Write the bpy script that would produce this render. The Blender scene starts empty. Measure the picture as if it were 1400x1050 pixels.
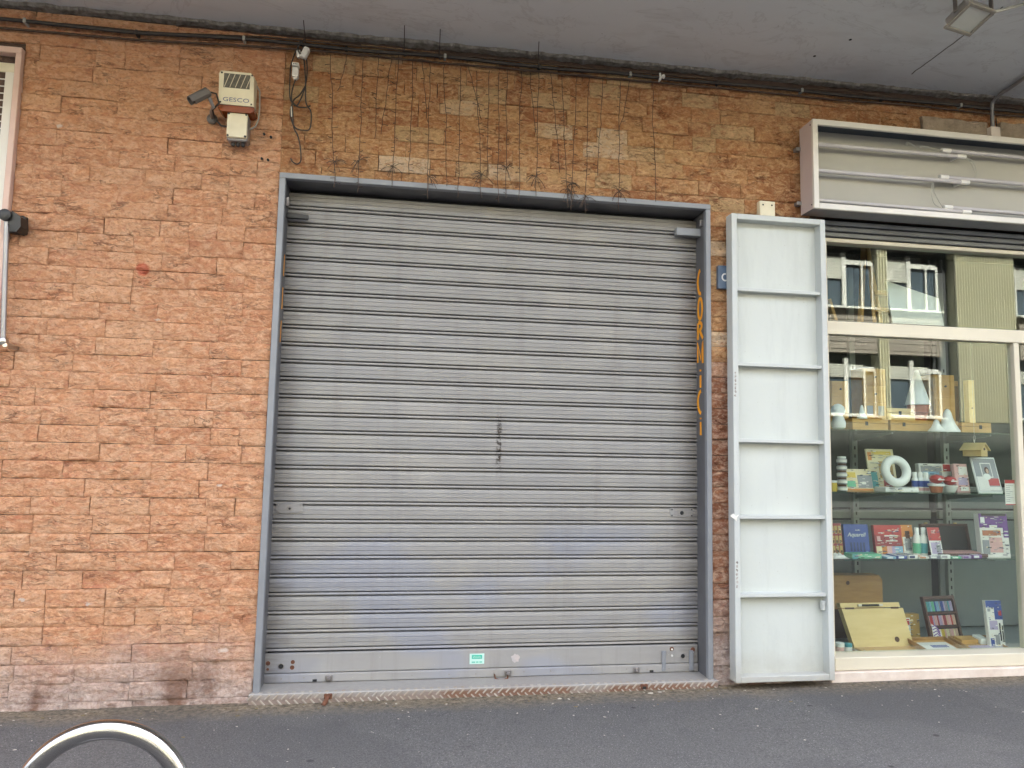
import bpy, bmesh, math, random
from mathutils import Vector, Matrix, noise
random.seed(7)
R = math.radians
scn = bpy.context.scene
col = scn.collection

# ------------------------------------------------------------------ camera
cam_d = bpy.data.cameras.new('camera'); cam = bpy.data.objects.new('camera', cam_d); col.objects.link(cam)
cx = Vector((0.98850, -0.14986, 0.02003)); cdn = Vector((0.03359, 0.08855, -0.99551)); cf = Vector((0.14742, 0.98473, 0.09257))
cf.normalize(); cx = (cx - cf * cx.dot(cf)).normalized(); cup = cx.cross(cf)
cam.matrix_world = Matrix(((cx.x, cup.x, -cf.x, 0.0), (cx.y, cup.y, -cf.y, -4.186), (cx.z, cup.z, -cf.z, 1.426), (0, 0, 0, 1)))
cam_d.sensor_width = 36; cam_d.lens = 961 / 1400 * 36; cam_d.clip_start = .05; cam_d.clip_end = 500
scn.camera = cam
# ------------------------------------------------------------------ sky, sun, exposure
SUN_EL, SUN_AZ = R(57), R(22)
w = bpy.data.worlds.new('World'); scn.world = w; w.use_nodes = True
wn = w.node_tree; bg = wn.nodes['Background']
sky = wn.nodes.new('ShaderNodeTexSky'); sky.sky_type = 'NISHITA'; sky.sun_disc = False
sky.sun_elevation = SUN_EL; sky.sun_rotation = SUN_AZ; sky.air_density = .6; sky.dust_density = 8.0; sky.ozone_density = 1.0
hz = wn.nodes.new('ShaderNodeHueSaturation'); hz.inputs['Saturation'].default_value = .5
wn.links.new(sky.outputs[0], hz.inputs['Color']); wn.links.new(hz.outputs[0], bg.inputs[0]); bg.inputs[1].default_value = 0.15
sd = bpy.data.lights.new('sun', 'SUN'); sd.energy = 3.3; sd.angle = R(.5); sd.color = (1, .95, .87)
so = bpy.data.objects.new('sun', sd); col.objects.link(so)
sdir = Vector((math.sin(SUN_AZ) * math.cos(SUN_EL), math.cos(SUN_AZ) * math.cos(SUN_EL), math.sin(SUN_EL)))
so.rotation_euler = sdir.to_track_quat('Z', 'Y').to_euler(); so.location = (0, 20, 30)
scn.view_settings.view_transform = 'Standard'; scn.view_settings.look = 'None'; scn.view_settings.gamma = 1
scn.view_settings.use_curve_mapping = False
scn.view_settings.exposure = 4.0
scn.render.engine = 'CYCLES'; scn.cycles.use_denoising = True
scn.cycles.max_bounces = 10; scn.cycles.diffuse_bounces = 5; scn.cycles.glossy_bounces = 5; scn.cycles.transparent_max_bounces = 16
scn.cycles.caustics_reflective = False; scn.cycles.caustics_refractive = False; scn.cycles.sample_clamp_indirect = 6

# ------------------------------------------------------------------ helpers
WLOC = {}
def empty(name, loc=(0, 0, 0)):
    o = bpy.data.objects.new(name, None); col.objects.link(o); o.location = loc; o.empty_display_size = .05
    WLOC[o.name] = Vector(loc); return o
def tag(o, label=None, cat=None, group=None, kind=None):
    if label: o['label'] = label
    if cat: o['category'] = cat
    if group: o['group'] = group
    if kind: o['kind'] = kind
    return o
def thing(name, label, cat, loc=(0, 0, 0), group=None):
    return tag(empty(name, loc), label, cat, group)
class MB:
    def __init__(s): s.v = []; s.f = []
    def add(s, v, f, M=None):
        n = len(s.v)
        s.v += [(M @ Vector(p)) if M else Vector(p) for p in v]; s.f += [tuple(i + n for i in q) for q in f]; return s
    def box(s, x0, x1, y0, y1, z0, z1, b=0, M=None, seg=1):
        if b <= 0:
            v = [(x, y, z) for z in (z0, z1) for y in (y0, y1) for x in (x0, x1)]
            return s.add(v, [(0, 2, 3, 1), (4, 5, 7, 6), (0, 1, 5, 4), (1, 3, 7, 5), (3, 2, 6, 7), (2, 0, 4, 6)], M)
        bm = bmesh.new(); bmesh.ops.create_cube(bm, size=1)
        for q in bm.verts:
            q.co = Vector(((x0 + x1) / 2 + q.co.x * (x1 - x0), (y0 + y1) / 2 + q.co.y * (y1 - y0), (z0 + z1) / 2 + q.co.z * (z1 - z0)))
        b = min(b, .45 * min(abs(x1 - x0), abs(y1 - y0), abs(z1 - z0)))
        bmesh.ops.bevel(bm, geom=list(bm.edges), offset=b, segments=seg, affect='EDGES', profile=.5)
        bm.verts.index_update()
        s.add([q.co.copy() for q in bm.verts], [[q.index for q in f.verts] for f in bm.faces], M); bm.free(); return s
    def tube(s, pts, r, n=8, M=None, closed=False):
        pts = [Vector(p) for p in pts]; m = len(pts); rs = r if isinstance(r, (list, tuple)) else [r] * m
        v = []; up = None
        for i, p in enumerate(pts):
            if closed: d = pts[(i + 1) % m] - pts[i - 1]
            else: d = pts[min(i + 1, m - 1)] - pts[max(i - 1, 0)]
            d = d.normalized() if d.length > 1e-9 else Vector((0, 0, 1))
            if up is None: up = d.orthogonal().normalized()
            up = up - d * up.dot(d); up = up.normalized() if up.length > 1e-6 else d.orthogonal().normalized()
            sv = d.cross(up)
            v += [p + (up * math.cos(2 * math.pi * k / n) + sv * math.sin(2 * math.pi * k / n)) * rs[i] for k in range(n)]
        f = [(i * n + k, i * n + (k + 1) % n, (i + 1) * n + (k + 1) % n, (i + 1) * n + k) for i in range(m - 1) for k in range(n)]
        if closed: f += [((m - 1) * n + k, (m - 1) * n + (k + 1) % n, (k + 1) % n, k) for k in range(n)]
        else: f += [tuple(range(n - 1, -1, -1)), tuple(range((m - 1) * n, m * n))]
        return s.add(v, f, M)
    def lathe(s, prof, c=(0, 0, 0), axis='z', n=16, M=None):
        v = []; cl = Vector(c)
        for (r, h) in prof:
            for k in range(n):
                a = 2 * math.pi * k / n; p, q = r * math.cos(a), r * math.sin(a)
                v.append(cl + {'z': Vector((p, q, h)), 'y': Vector((q, h, p)), 'x': Vector((h, p, q))}[axis])
        m = len(prof)
        f = [(i * n + k, i * n + (k + 1) % n, (i + 1) * n + (k + 1) % n, (i + 1) * n + k) for i in range(m - 1) for k in range(n)]
        f += [tuple(range(n - 1, -1, -1)), tuple(range((m - 1) * n, m * n))]
        return s.add(v, f, M)
    def prism(s, poly, d0, d1, axis='y', M=None):
        n = len(poly)
        mk = {'y': lambda a, b, d: (a, d, b), 'x': lambda a, b, d: (d, a, b), 'z': lambda a, b, d: (a, b, d)}[axis]
        v = [mk(a, b, d0) for a, b in poly] + [mk(a, b, d1) for a, b in poly]
        f = [tuple(range(n)), tuple(range(2 * n - 1, n - 1, -1))] + [(i, n + i, n + (i + 1) % n, (i + 1) % n) for i in range(n)]
        return s.add(v, f, M)
    def ribbon(s, pts, wd, y, axis='y', th=.0012):
        # flat brush stroke in the (a,b) plane at depth y
        pts = [Vector(p) for p in pts]; L = []; Rr = []
        for i, p in enumerate(pts):
            d = (pts[min(i + 1, len(pts) - 1)] - pts[max(i - 1, 0)]).normalized(); nn = Vector((-d.y, d.x)) * wd / 2
            L.append(p + nn); Rr.append(p - nn)
        for i in range(len(pts) - 1):
            s.prism([L[i], L[i + 1], Rr[i + 1], Rr[i]], y, y + th, axis)
        return s
    def xf(s, M): s.v = [M @ p for p in s.v]; return s
    def mesh(s, name, org=Vector((0, 0, 0))):
        me = bpy.data.meshes.new(name); me.from_pydata([tuple(p - org) for p in s.v], [], s.f); me.update()
        bm = bmesh.new(); bm.from_mesh(me); bmesh.ops.recalc_face_normals(bm, faces=bm.faces); bm.to_mesh(me); bm.free(); return me
    def build(s, name, mat, parent=None, smooth=False, loc=None):
        org = Vector(loc) if loc is not None else (WLOC[parent.name] if parent else Vector((0, 0, 0)))
        me = s.mesh(name, org); me.materials.append(mat)
        if smooth:
            me.polygons.foreach_set('use_smooth', [True] * len(me.polygons))
            try: me.set_sharp_from_angle(angle=R(38))
            except Exception: pass
        o = bpy.data.objects.new(name, me); col.objects.link(o); o.parent = parent
        o.location = org - (WLOC[parent.name] if parent else Vector((0, 0, 0)))
        WLOC[o.name] = org; return o
def copy_obj(o, parent, off):
    c = o.copy(); col.objects.link(c); c.parent = parent
    p = WLOC[parent.name] if parent else Vector((0, 0, 0))
    wl = WLOC[o.name] + Vector(off); c.location = wl - p; WLOC[c.name] = wl; return c
def text_mb(txt, x, z, y, size, M=None, ext=.0008, shear=0, sx=1.0):
    cu = bpy.data.curves.new('lettering', 'FONT'); cu.body = txt; cu.size = size; cu.extrude = ext; cu.align_x = 'CENTER'; cu.align_y = 'CENTER'
    cu.resolution_u = 3; cu.shear = shear
    o = bpy.data.objects.new('lettering_curve', cu); me = bpy.data.meshes.new_from_object(o)
    mb = MB(); mb.add([(x + p.co.x * sx, y - p.co.z, z + p.co.y) for p in me.vertices], [tuple(q.vertices) for q in me.polygons])
    bpy.data.objects.remove(o); bpy.data.curves.remove(cu); bpy.data.meshes.remove(me)
    return mb
# ------------------------------------------------------------------ materials
MATS = {}
class NT:
    def __init__(s, name):
        s.m = bpy.data.materials.new(name); s.m.use_nodes = True; s.t = s.m.node_tree
        s.b = s.t.nodes['Principled BSDF']; s.out = s.t.nodes['Material Output']; MATS[name] = s.m
    def n(s, typ, **kw):
        nd = s.t.nodes.new(typ)
        for k, v in kw.items():
            if k in nd.inputs.keys(): s.set(nd.inputs[k], v)
            else: setattr(nd, k, v)
        return nd
    def set(s, sock, v):
        if isinstance(v, bpy.types.NodeSocket): s.t.links.new(v, sock)
        elif isinstance(v, bpy.types.Node): s.t.links.new(v.outputs[0], sock)
        else:
            if isinstance(v, tuple) and len(v) == 3 and sock.type == 'RGBA': v = v + (1,)
            sock.default_value = v
    def pos(s, sc=(1, 1, 1), off=(0, 0, 0)):
        g = s.n('ShaderNodeNewGeometry'); mp = s.n('ShaderNodeMapping'); s.set(mp.inputs['Vector'], g.outputs['Position'])
        mp.inputs['Scale'].default_value = sc; mp.inputs['Location'].default_value = off; return mp.outputs[0]
    def noise(s, scale, detail=4, rough=.55, vec=None, dist=0):
        nd = s.n('ShaderNodeTexNoise'); nd.inputs['Scale'].default_value = scale; nd.inputs['Detail'].default_value = detail
        nd.inputs['Roughness'].default_value = rough; nd.inputs['Distortion'].default_value = dist
        s.set(nd.inputs['Vector'], vec if vec is not None else s.pos()); return nd.outputs[0]
    def ramp(s, fac, stops, interp='LINEAR'):
        r = s.n('ShaderNodeValToRGB'); r.color_ramp.interpolation = interp; s.set(r.inputs[0], fac)
        e = r.color_ramp.elements
        while len(e) > 1: e.remove(e[-1])
        for i, (p, c) in enumerate(stops):
            q = e[0] if i == 0 else e.new(p)
            q.position = p; c = (c, c, c) if not isinstance(c, tuple) else c; q.color = c + (1,)
        return r.outputs[0]
    def mix(s, fac, a, b, mode='MIX'):
        nd = s.n('ShaderNodeMix', data_type='RGBA', blend_type=mode)
        s.set(nd.inputs[0], fac); s.set(nd.inputs[6], a); s.set(nd.inputs[7], b); return nd.outputs[2]
    def math(s, op, a, b=0.0, clamp=False):
        nd = s.n('ShaderNodeMath', operation=op, use_clamp=clamp); s.set(nd.inputs[0], a); s.set(nd.inputs[1], b); return nd.outputs[0]
    def bump(s, h, dist=.01, strength=1, normal=None):
        nd = s.n('ShaderNodeBump'); s.set(nd.inputs['Height'], h); nd.inputs['Distance'].default_value = dist; nd.inputs['Strength'].default_value = strength
        if normal is not None: s.set(nd.inputs['Normal'], normal)
        return nd.outputs[0]
    def fin(s, colr=None, rough=None, metal=None, normal=None, spec=None):
        if colr is not None: s.set(s.b.inputs['Base Color'], colr)
        if rough is not None: s.set(s.b.inputs['Roughness'], rough)
        if metal is not None: s.set(s.b.inputs['Metallic'], metal)
        if normal is not None: s.set(s.b.inputs['Normal'], normal)
        if spec is not None: s.b.inputs['Specular IOR Level'].default_value = spec
        return s.m
def pm(name, c1, c2=None, scale=6, rough=.6, metal=0, bump=0, bscale=80, stretch=(1, 1, 1), rnd=0, spec=None):
    t = NT(name)
    c2 = c2 or tuple(x * .82 for x in c1)
    v = t.pos(stretch); n1 = t.noise(scale, 5, .6, v)
    c = t.mix(t.ramp(n1, [(.3, 0.), (.7, 1.)]), c1, c2)
    if rnd:
        oi = t.n('ShaderNodeObjectInfo'); hs = t.n('ShaderNodeHueSaturation'); t.set(hs.inputs['Color'], c)
        t.set(hs.inputs['Value'], t.math('ADD', t.math('MULTIPLY', oi.outputs['Random'], 2 * rnd), 1 - rnd)); c = hs.outputs[0]
    rr = t.math('ADD', t.math('MULTIPLY', n1, .16), rough - .08)
    nm = t.bump(t.noise(bscale, 4, .6), bump, 1) if bump else None
    return t.fin(c, rr, metal, nm, spec)

def brick_mat(name, palette, bleach, paint, varamp, light, deep, mott):
    t = NT(name)
    oi = t.n('ShaderNodeObjectInfo')
    big = t.noise(1.1, 3, .5)
    rv = t.math('ADD', t.math('MULTIPLY', oi.outputs['Random'], varamp), t.math('MULTIPLY', t.math('SUBTRACT', big, .5), .9))
    rv = t.math('ADD', rv, .5 - varamp / 2)
    base = t.ramp(rv, palette)
    # every stone has its own vein pattern: shift the lookup by the stone's random number
    g = t.n('ShaderNodeNewGeometry'); sp = t.n('ShaderNodeSeparateXYZ'); t.set(sp.inputs[0], g.outputs['Position'])
    cv = t.n('ShaderNodeCombineXYZ'); t.set(cv.inputs[0], sp.outputs[0]); t.set(cv.inputs[1], t.math('MULTIPLY', oi.outputs['Random'], 23.)); t.set(cv.inputs[2], t.math('MULTIPLY', sp.outputs[2], 1.7))
    vec = cv.outputs[0]
    def off(o):
        va = t.n('ShaderNodeVectorMath', operation='ADD'); t.set(va.inputs[0], vec); va.inputs[1].default_value = o; return va.outputs[0]
    pale = t.noise(13, 7, .70, off((3, 0, 1)), 1.4)
    base = t.mix(t.math('MULTIPLY', t.ramp(pale, [(.44, 0.), (.60, 1.)]), .75 * mott), base, light)
    red = t.noise(10, 7, .72, off((8, 4, 7)), 1.6)
    base = t.mix(t.math('MULTIPLY', t.ramp(red, [(.53, 0.), (.66, 1.)]), .80 * mott), base, deep)
    fine = t.noise(48, 5, .7, off((1, 9, 2)), .6)
    base = t.mix(t.ramp(fine, [(.36, .42), (.48, 0.)]), base, tuple(x * .6 for x in deep))
    base = t.mix(t.ramp(fine, [(.56, 0.), (.68, .5)]), base, tuple(min(1, x * 1.12) for x in light))
    # short dark cracks of the split face
    sv = t.n('ShaderNodeVectorMath', operation='MULTIPLY'); t.set(sv.inputs[0], off((9, 0, 2))); sv.inputs[1].default_value = (.75, 1, 1.5)
    wv = t.noise(8, 4, .60, sv.outputs[0], .5)
    cut = t.ramp(t.noise(5, 3, .5, off((2, 2, 9))), [(.52, 0.), (.62, 1.)])
    fis = t.math('MULTIPLY', t.ramp(wv, [(.480, 0.), (.494, 1.), (.506, 1.), (.520, 0.)]), cut)
    base = t.mix(t.math('MULTIPLY', fis, .55), base, tuple(x * .4 for x in deep))
    if bleach:
        n2 = t.noise(3.2, 5, .6)
        h = t.math('ADD', sp.outputs[2], t.math('MULTIPLY', t.math('SUBTRACT', n2, .5), .42))
        h = t.math('ADD', h, t.math('MULTIPLY', t.math('ADD', sp.outputs[0], .8), -.05))
        msk = t.ramp(h, [(.10, 1.), (.46, 0.)])
        palec = t.mix(t.ramp(t.noise(34, 6, .75), [(.35, 0.), (.65, 1.)]), (.42, .30, .255), (.76, .66, .60))
        base = t.mix(t.math('MULTIPLY', msk, .84), base, palec)
        st = t.math('ADD', t.noise(2.6, 2, .5, t.pos((1.6, 1, .5), (5.2, 0, 0))), t.math('MULTIPLY', t.math('SUBTRACT', t.noise(24, 6, .75), .5), .30))
        lo = t.ramp(t.math('ADD', sp.outputs[2], t.math('MULTIPLY', t.noise(6, 4, .7), .18)), [(.22, 1.), (.40, 0.)])
        base = t.mix(t.math('MULTIPLY', t.ramp(st, [(.49, 0.), (.63, .75)]), lo), base, t.mix(t.noise(40, 4), (.24, .10, .05), (.14, .075, .05)))
    if paint:
        dv = t.n('ShaderNodeVectorMath', operation='DISTANCE'); t.set(dv.inputs[0], t.pos((1, 0, 1))); dv.inputs[1].default_value = (-1.506, 0, 2.402)
        d = t.math('ADD', dv.outputs['Value'], t.math('MULTIPLY', t.math('SUBTRACT', t.noise(40, 3), .5), .03))
        base = t.mix(t.ramp(d, [(.03, .7), (.042, 0.)]), base, (.60, .09, .045))
        for (px, pz, rr_) in ((-1.41, 2.12, .010), (-1.99, .575, .015), (-1.66, .55, .013), (-1.02, 1.19, .012), (-2.0, 3.2, .013), (-.95, .29, .02)):
            dv = t.n('ShaderNodeVectorMath', operation='DISTANCE'); t.set(dv.inputs[0], t.pos((.7, 0, 1.3))); dv.inputs[1].default_value = (px * .7, 0, pz * 1.3)
            d = t.math('ADD', dv.outputs['Value'], t.math('MULTIPLY', t.math('SUBTRACT', t.noise(60, 3), .5), .04))
            base = t.mix(t.ramp(d, [(rr_ * .6, .8), (rr_, 0.)]), base, (.8, .68, .58))
    b1 = t.noise(13, 9, .74, off((4, 4, 4)), .8)
    b2 = t.noise(60, 6, .7)
    hh = t.math('SUBTRACT', t.math('ADD', t.math('MULTIPLY', b1, 1.0), t.math('MULTIPLY', b2, .25)), t.math('MULTIPLY', fis, .25))
    nm = t.bump(hh, .045, 1.0)
    return t.fin(base, .9, 0, nm, .2)
brick_mat('brick_salmon', [(0., (.64, .28, .145)), (.35, (.74, .355, .185)), (.6, (.77, .385, .205)), (.85, (.79, .43, .24)), (1., (.74, .335, .175))], True, True, .6, (.92, .60, .38), (.60, .215, .12), .85)
brick_mat('brick_mixed', [(0., (.36, .145, .07)), (.18, (.50, .23, .10)), (.36, (.62, .34, .155)), (.52, (.53, .235, .10)), (.68, (.65, .38, .18)), (.84, (.56, .38, .20)), (.95, (.66, .44, .24)), (1., (.76, .58, .40))], False, False, 1.0, (.78, .51, .28), (.40, .13, .055), .95)
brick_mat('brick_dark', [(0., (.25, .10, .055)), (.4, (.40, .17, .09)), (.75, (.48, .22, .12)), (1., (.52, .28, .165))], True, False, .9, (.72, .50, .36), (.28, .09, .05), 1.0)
pm('mortar', (.12, .075, .055), (.07, .045, .035), 20, .95, bump=.01)
pm('raw_stone', (.42, .33, .24), (.28, .22, .16), 14, .9, bump=.02, bscale=40)

def shutter_mat(name, c1, c2, c3):
    t = NT(name)
    oi = t.n('ShaderNodeObjectInfo')
    vec = t.n('ShaderNodeCombineXYZ'); g = t.n('ShaderNodeNewGeometry'); sp = t.n('ShaderNodeSeparateXYZ'); t.set(sp.inputs[0], g.outputs['Position'])
    t.set(vec.inputs[0], sp.outputs[0]); t.set(vec.inputs[2], t.math('MULTIPLY', oi.outputs['Random'], 37.))
    n1 = t.noise(1.3, 3, .5, vec.outputs[0])
    c = t.mix(t.ramp(n1, [(.40, 0.), (.47, 1.)]), c1, c2)
    n2 = t.noise(1.7, 2, .5, t.pos((1, 1, 1.6), (4, 0, 1)))
    c = t.mix(t.math('MULTIPLY', t.ramp(n2, [(.48, 0.), (.6, .9)]), t.ramp(sp.outputs[2], [(.9, 1.), (2.3, .12)])), c, c3)
    gr = t.noise(3, 4, .6, t.pos((1, 1, 3)))
    c = t.mix(t.ramp(gr, [(.5, 0.), (.75, .15)]), c, (.13, .115, .10))
    run = t.noise(7, 5, .65, t.pos((1.6, 1, .09), (2, 0, 4))); c = t.mix(t.ramp(run, [(.52, 0.), (.70, .26)]), c, (.15, .13, .11))
    hand = t.noise(2.4, 4, .6, t.pos((1, 1, 1), (1, 5, 2))); c = t.mix(t.ramp(hand, [(.56, 0.), (.72, .22)]), c, (.42, .41, .39))
    # grime caught at the two ends of the slats and an old drip mark
    ex = t.math('MAXIMUM', t.math('SUBTRACT', -.62, sp.outputs[0]), t.math('SUBTRACT', sp.outputs[0], 1.72))
    ex = t.math('ADD', ex, t.math('MULTIPLY', t.math('SUBTRACT', t.noise(7, 5, .7, t.pos((.4, 1, 3))), .5), .35))
    c = t.mix(t.ramp(ex, [(.0, 0.), (.14, .55)]), c, (.10, .085, .07))
    dx = t.math('ABSOLUTE', t.math('SUBTRACT', sp.outputs[0], .575)); dz = t.math('ABSOLUTE', t.math('SUBTRACT', sp.outputs[2], 1.47))
    dm = t.math('MULTIPLY', t.ramp(dx, [(.008, 1.), (.022, 0.)]), t.ramp(dz, [(.1, 1.), (.24, 0.)]))
    dm = t.math('MULTIPLY', dm, t.ramp(t.noise(45, 4, .7), [(.45, 0.), (.56, 1.)]))
    c = t.mix(dm, c, (.03, .02, .015))
    sc = t.noise(120, 2, .5)
    c = t.mix(t.ramp(sc, [(.76, 0.), (.79, .5)]), c, (.75, .73, .70))
    rr = t.math('ADD', t.math('MULTIPLY', gr, .3), .38)
    return t.fin(c, rr, .0, None, .25)
shutter_mat('shutter_grey', (.325, .312, .29), (.298, .290, .278), (.275, .282, .31))
pm('frame_grey', (.25, .262, .28), (.21, .22, .235), 4, .45, .1, bump=.001, bscale=120)
pm('reveal_grey', (.135, .135, .14), (.10, .10, .105), 5, .5, .1)
pm('groove_dark', (.03, .026, .024), None, 10, .9)
pm('panel_grey', (.51, .535, .525), (.47, .495, .49), 1.2, .42, 0, bump=.0006, bscale=30)
pm('panel_face', (.52, .55, .52), (.48, .51, .485), 2.0, .5, 0, bump=.002, bscale=9)
def grime(name, c1, c2, amt):
    t = NT(name); n1 = t.noise(1.6, 4, .55); c = t.mix(n1, c1, c2)
    st = t.noise(9, 6, .7, t.pos((1, 1, .14))); c = t.mix(t.ramp(st, [(.52, 0.), (.78, amt)]), c, tuple(x * .62 for x in c2))
    g = t.n('ShaderNodeNewGeometry'); sp = t.n('ShaderNodeSeparateXYZ'); t.set(sp.inputs[0], g.outputs['Position'])
    lo = t.ramp(t.math('ADD', sp.outputs[2], t.math('MULTIPLY', t.noise(7, 5, .7), .22)), [(.16, .55), (.36, 0.)])
    c = t.mix(lo, c, (.30, .27, .22))
    sk = t.noise(85, 3, .6); c = t.mix(t.ramp(sk, [(.70, 0.), (.74, .6)]), c, (.28, .25, .21))
    return t.fin(c, t.math('ADD', t.math('MULTIPLY', st, .2), .36), 0, t.bump(t.noise(6, 4, .5), .003))
MATS.pop('panel_face'); MATS.pop('panel_grey')
grime('panel_face', (.54, .57, .535), (.50, .53, .50), .28); grime('panel_grey', (.51, .535, .515), (.47, .495, .48), .25)
pm('chipped_metal', (.5, .47, .44), (.12, .10, .09), 60, .7, .3)
pm('white_enamel', (.72, .69, .62), (.64, .61, .55), 3, .35)
pm('sign_side', (.60, .50, .47), (.52, .43, .41), 3, .45)
pm('sign_back', (.44, .43, .38), (.39, .38, .335), 1.5, .55)
pm('tube_white', (.58, .56, .58), None, 3, .18)
pm('socket_white', (.85, .84, .80), None, 3, .4)
pm('wire_grey', (.42, .42, .38), None, 10, .5)
pm('wire_black', (.022, .018, .016), (.04, .03, .025), 30, .55)
pm('wire_brown', (.085, .05, .03), (.05, .03, .02), 30, .7)
pm('cream_plastic', (.78, .72, .54), (.66, .60, .43), 8, .5)
pm('cream_box', (.70, .63, .46), (.60, .53, .38), 6, .55)
pm('amber_lens', (.30, .07, .008), (.17, .035, .005), 10, .25)
pm('grille_dark', (.07, .065, .055), (.16, .15, .12), 60, .7)
pm('camera_grey', (.10, .09, .082), (.14, .125, .11), 8, .4)
pm('bracket_grey', (.35, .34, .33), None, 8, .4, .6)
pm('black_plastic', (.018, .017, .016), None, 8, .45)
pm('white_plastic', (.78, .77, .73), (.68, .66, .6), 8, .4)
pm('orange_paint', (.95, .40, .012), (.88, .33, .01), 12, .55)
pm('blue_plate', (.085, .13, .20), (.065, .10, .155), 6, .35)
pm('white_paint', (.78, .76, .72), None, 10, .5)
pm('window_pink', (.70, .50, .41), (.62, .43, .35), 3, .5)
pm('window_white', (.78, .75, .68), (.70, .67, .60), 3, .4)
pm('cream_aluminium', (.66, .61, .48), (.60, .55, .43), 2, .35)
pm('grey_aluminium', (.50, .48, .44), (.42, .40, .37), 3, .4, .3)
pm('sill_stone', (.72, .64, .56), (.55, .45, .38), 7, .6, bump=.003, bscale=60)
pm('roll_shutter', (.26, .275, .29), (.2, .21, .22), 5, .45, .2)
pm('dark_gap', (.012, .013, .014), None, 5, .8)
pm('steel_bare', (.55, .53, .50), (.45, .43, .41), 14, .3, 1.0)
pm('rust', (.17, .068, .035), (.085, .035, .02), 40, .9, bump=.004)
pm('screw', (.33, .31, .29), (.22, .2, .19), 40, .4, .8)
def stainless():
    t = NT('stainless')
    n1 = t.noise(6, 4, .6); sc = t.noise(90, 3, .6, t.pos((1, 1, .3)))
    return t.fin(t.mix(n1, (.42, .415, .41), (.36, .36, .36)), t.math('ADD', t.math('MULTIPLY', sc, .12), .12), 1.0, None)
stainless()
def plate_mat():
    t = NT('tread_plate'); n1 = t.noise(2.2, 6, .7); g = t.n('ShaderNodeNewGeometry'); sp = t.n('ShaderNodeSeparateXYZ'); t.set(sp.inputs[0], g.outputs['Position'])
    c = t.mix(t.noise(30, 5, .7), (.30, .29, .27), (.40, .385, .36))
    low = t.ramp(t.math('SUBTRACT', sp.outputs[2], t.math('MULTIPLY', n1, .06)), [(-.004, 1.), (.036, 0.)])
    xm = t.math('MULTIPLY', t.ramp(sp.outputs[0], [(0, 0.), (.02, 0.), (.3, 1.)]), t.ramp(n1, [(.38, 0.), (.52, 1.)]))
    f = t.math('MAXIMUM', t.math('MULTIPLY', low, .5), t.math('MULTIPLY', xm, t.ramp(sp.outputs[2], [(.046, .9), (.06, .05)])))
    c = t.mix(f, c, (.20, .095, .055)); return t.fin(c, .6, .25, t.bump(t.noise(60, 5), .003))
plate_mat()
def asphalt(name, lo, hi, dirt):
    t = NT(name)
    n1 = t.noise(1.1, 5, .6); n2 = t.noise(110, 4, .7); n3 = t.noise(190, 2, .6); n4 = t.noise(9, 6, .7)
    c = t.mix(t.ramp(n2, [(.38, 0.), (.62, 1.)]), (lo, lo * .975, lo * .94), (hi, hi * .965, hi * .93))
    c = t.mix(t.ramp(n1, [(.3, .0), (.7, .35)]), c, (lo * 1.05, lo * 1.05, lo * 1.1))
    c = t.mix(t.ramp(n3, [(.64, 0.), (.70, .7)]), c, (.50, .49, .475))
    c = t.mix(t.ramp(n3, [(.28, .7), (.36, 0.)]), c, (.035, .035, .036))
    c = t.mix(t.ramp(n4, [(.55, 0.), (.72, .3)]), c, (.05, .05, .052))
    vo = t.n('ShaderNodeTexVoronoi'); vo.inputs['Scale'].default_value = 3.1; t.set(vo.inputs['Vector'], t.pos((.8, 1, 1)))
    c = t.mix(t.ramp(t.math('ADD', vo.outputs['Distance'], t.math('MULTIPLY', t.noise(18, 3), .05)), [(.05, .8), (.075, 0.)]), c, (.035, .034, .033))
    if dirt:
        g = t.n('ShaderNodeNewGeometry'); sp = t.n('ShaderNodeSeparateXYZ'); t.set(sp.inputs[0], g.outputs['Position'])
        yy = t.math('ADD', sp.outputs[1], t.math('MULTIPLY', t.math('SUBTRACT', t.noise(4, 5, .65), .5), .22))
        m = t.ramp(t.math('ADD', yy, .3), [(.04, 0.), (.22, .9)])
        c = t.mix(m, c, t.mix(t.ramp(t.noise(38, 5, .75), [(.35, 0.), (.65, 1.)]), (.07, .055, .035), (.34, .275, .19)))
        pt = t.noise(.55, 3, .5, t.pos((1, 1, 1), (3.3, 1.2, 0)))
        c = t.mix(t.ramp(pt, [(.5, 0.), (.53, .28)]), c, (.07, .07, .073))
    nm = t.bump(t.math('ADD', t.math('MULTIPLY', n2, 1.), t.math('MULTIPLY', n3, .5)), .012, .9)
    return t.fin(c, .85, 0, nm, .3)
asphalt('pavement_asphalt', .088, .172, True); asphalt('road_asphalt', .05, .085, False)
pm('kerb_stone', (.36, .35, .33), (.28, .27, .26), 8, .8, bump=.004)
def soffit_mat():
    t = NT('soffit_paint')
    n1 = t.noise(.9, 4, .5); n2 = t.noise(7, 6, .65, t.pos((.4, 1, 1)))
    c = t.mix(n1, (.58, .61, .62), (.64, .67, .68)); c = t.mix(t.ramp(n2, [(.5, 0.), (.75, .55)]), c, (.46, .47, .475))
    ws = t.noise(1.6, 5, .65, t.pos((1, 1.6, 1), (2, 6, 0)), .8); c = t.mix(t.ramp(ws, [(.485, 0.), (.5, .22), (.515, 0.)]), c, (.26, .25, .24)); c = t.mix(t.ramp(ws, [(.56, 0.), (.7, .3)]), c, (.56, .555, .55))
    pk = t.noise(45, 2, .5); c = t.mix(t.ramp(pk, [(.74, 0.), (.78, .6)]), c, (.2, .19, .18))
    return t.fin(c, .8, 0, t.bump(t.noise(5, 6, .6), .008, .5))
soffit_mat()
pm('plaster_edge', (.34, .32, .29), (.12, .10, .08), 26, .95, bump=.02, bscale=50)
pm('grit', (.62, .58, .50), (.35, .30, .24), 40, .9)
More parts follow.
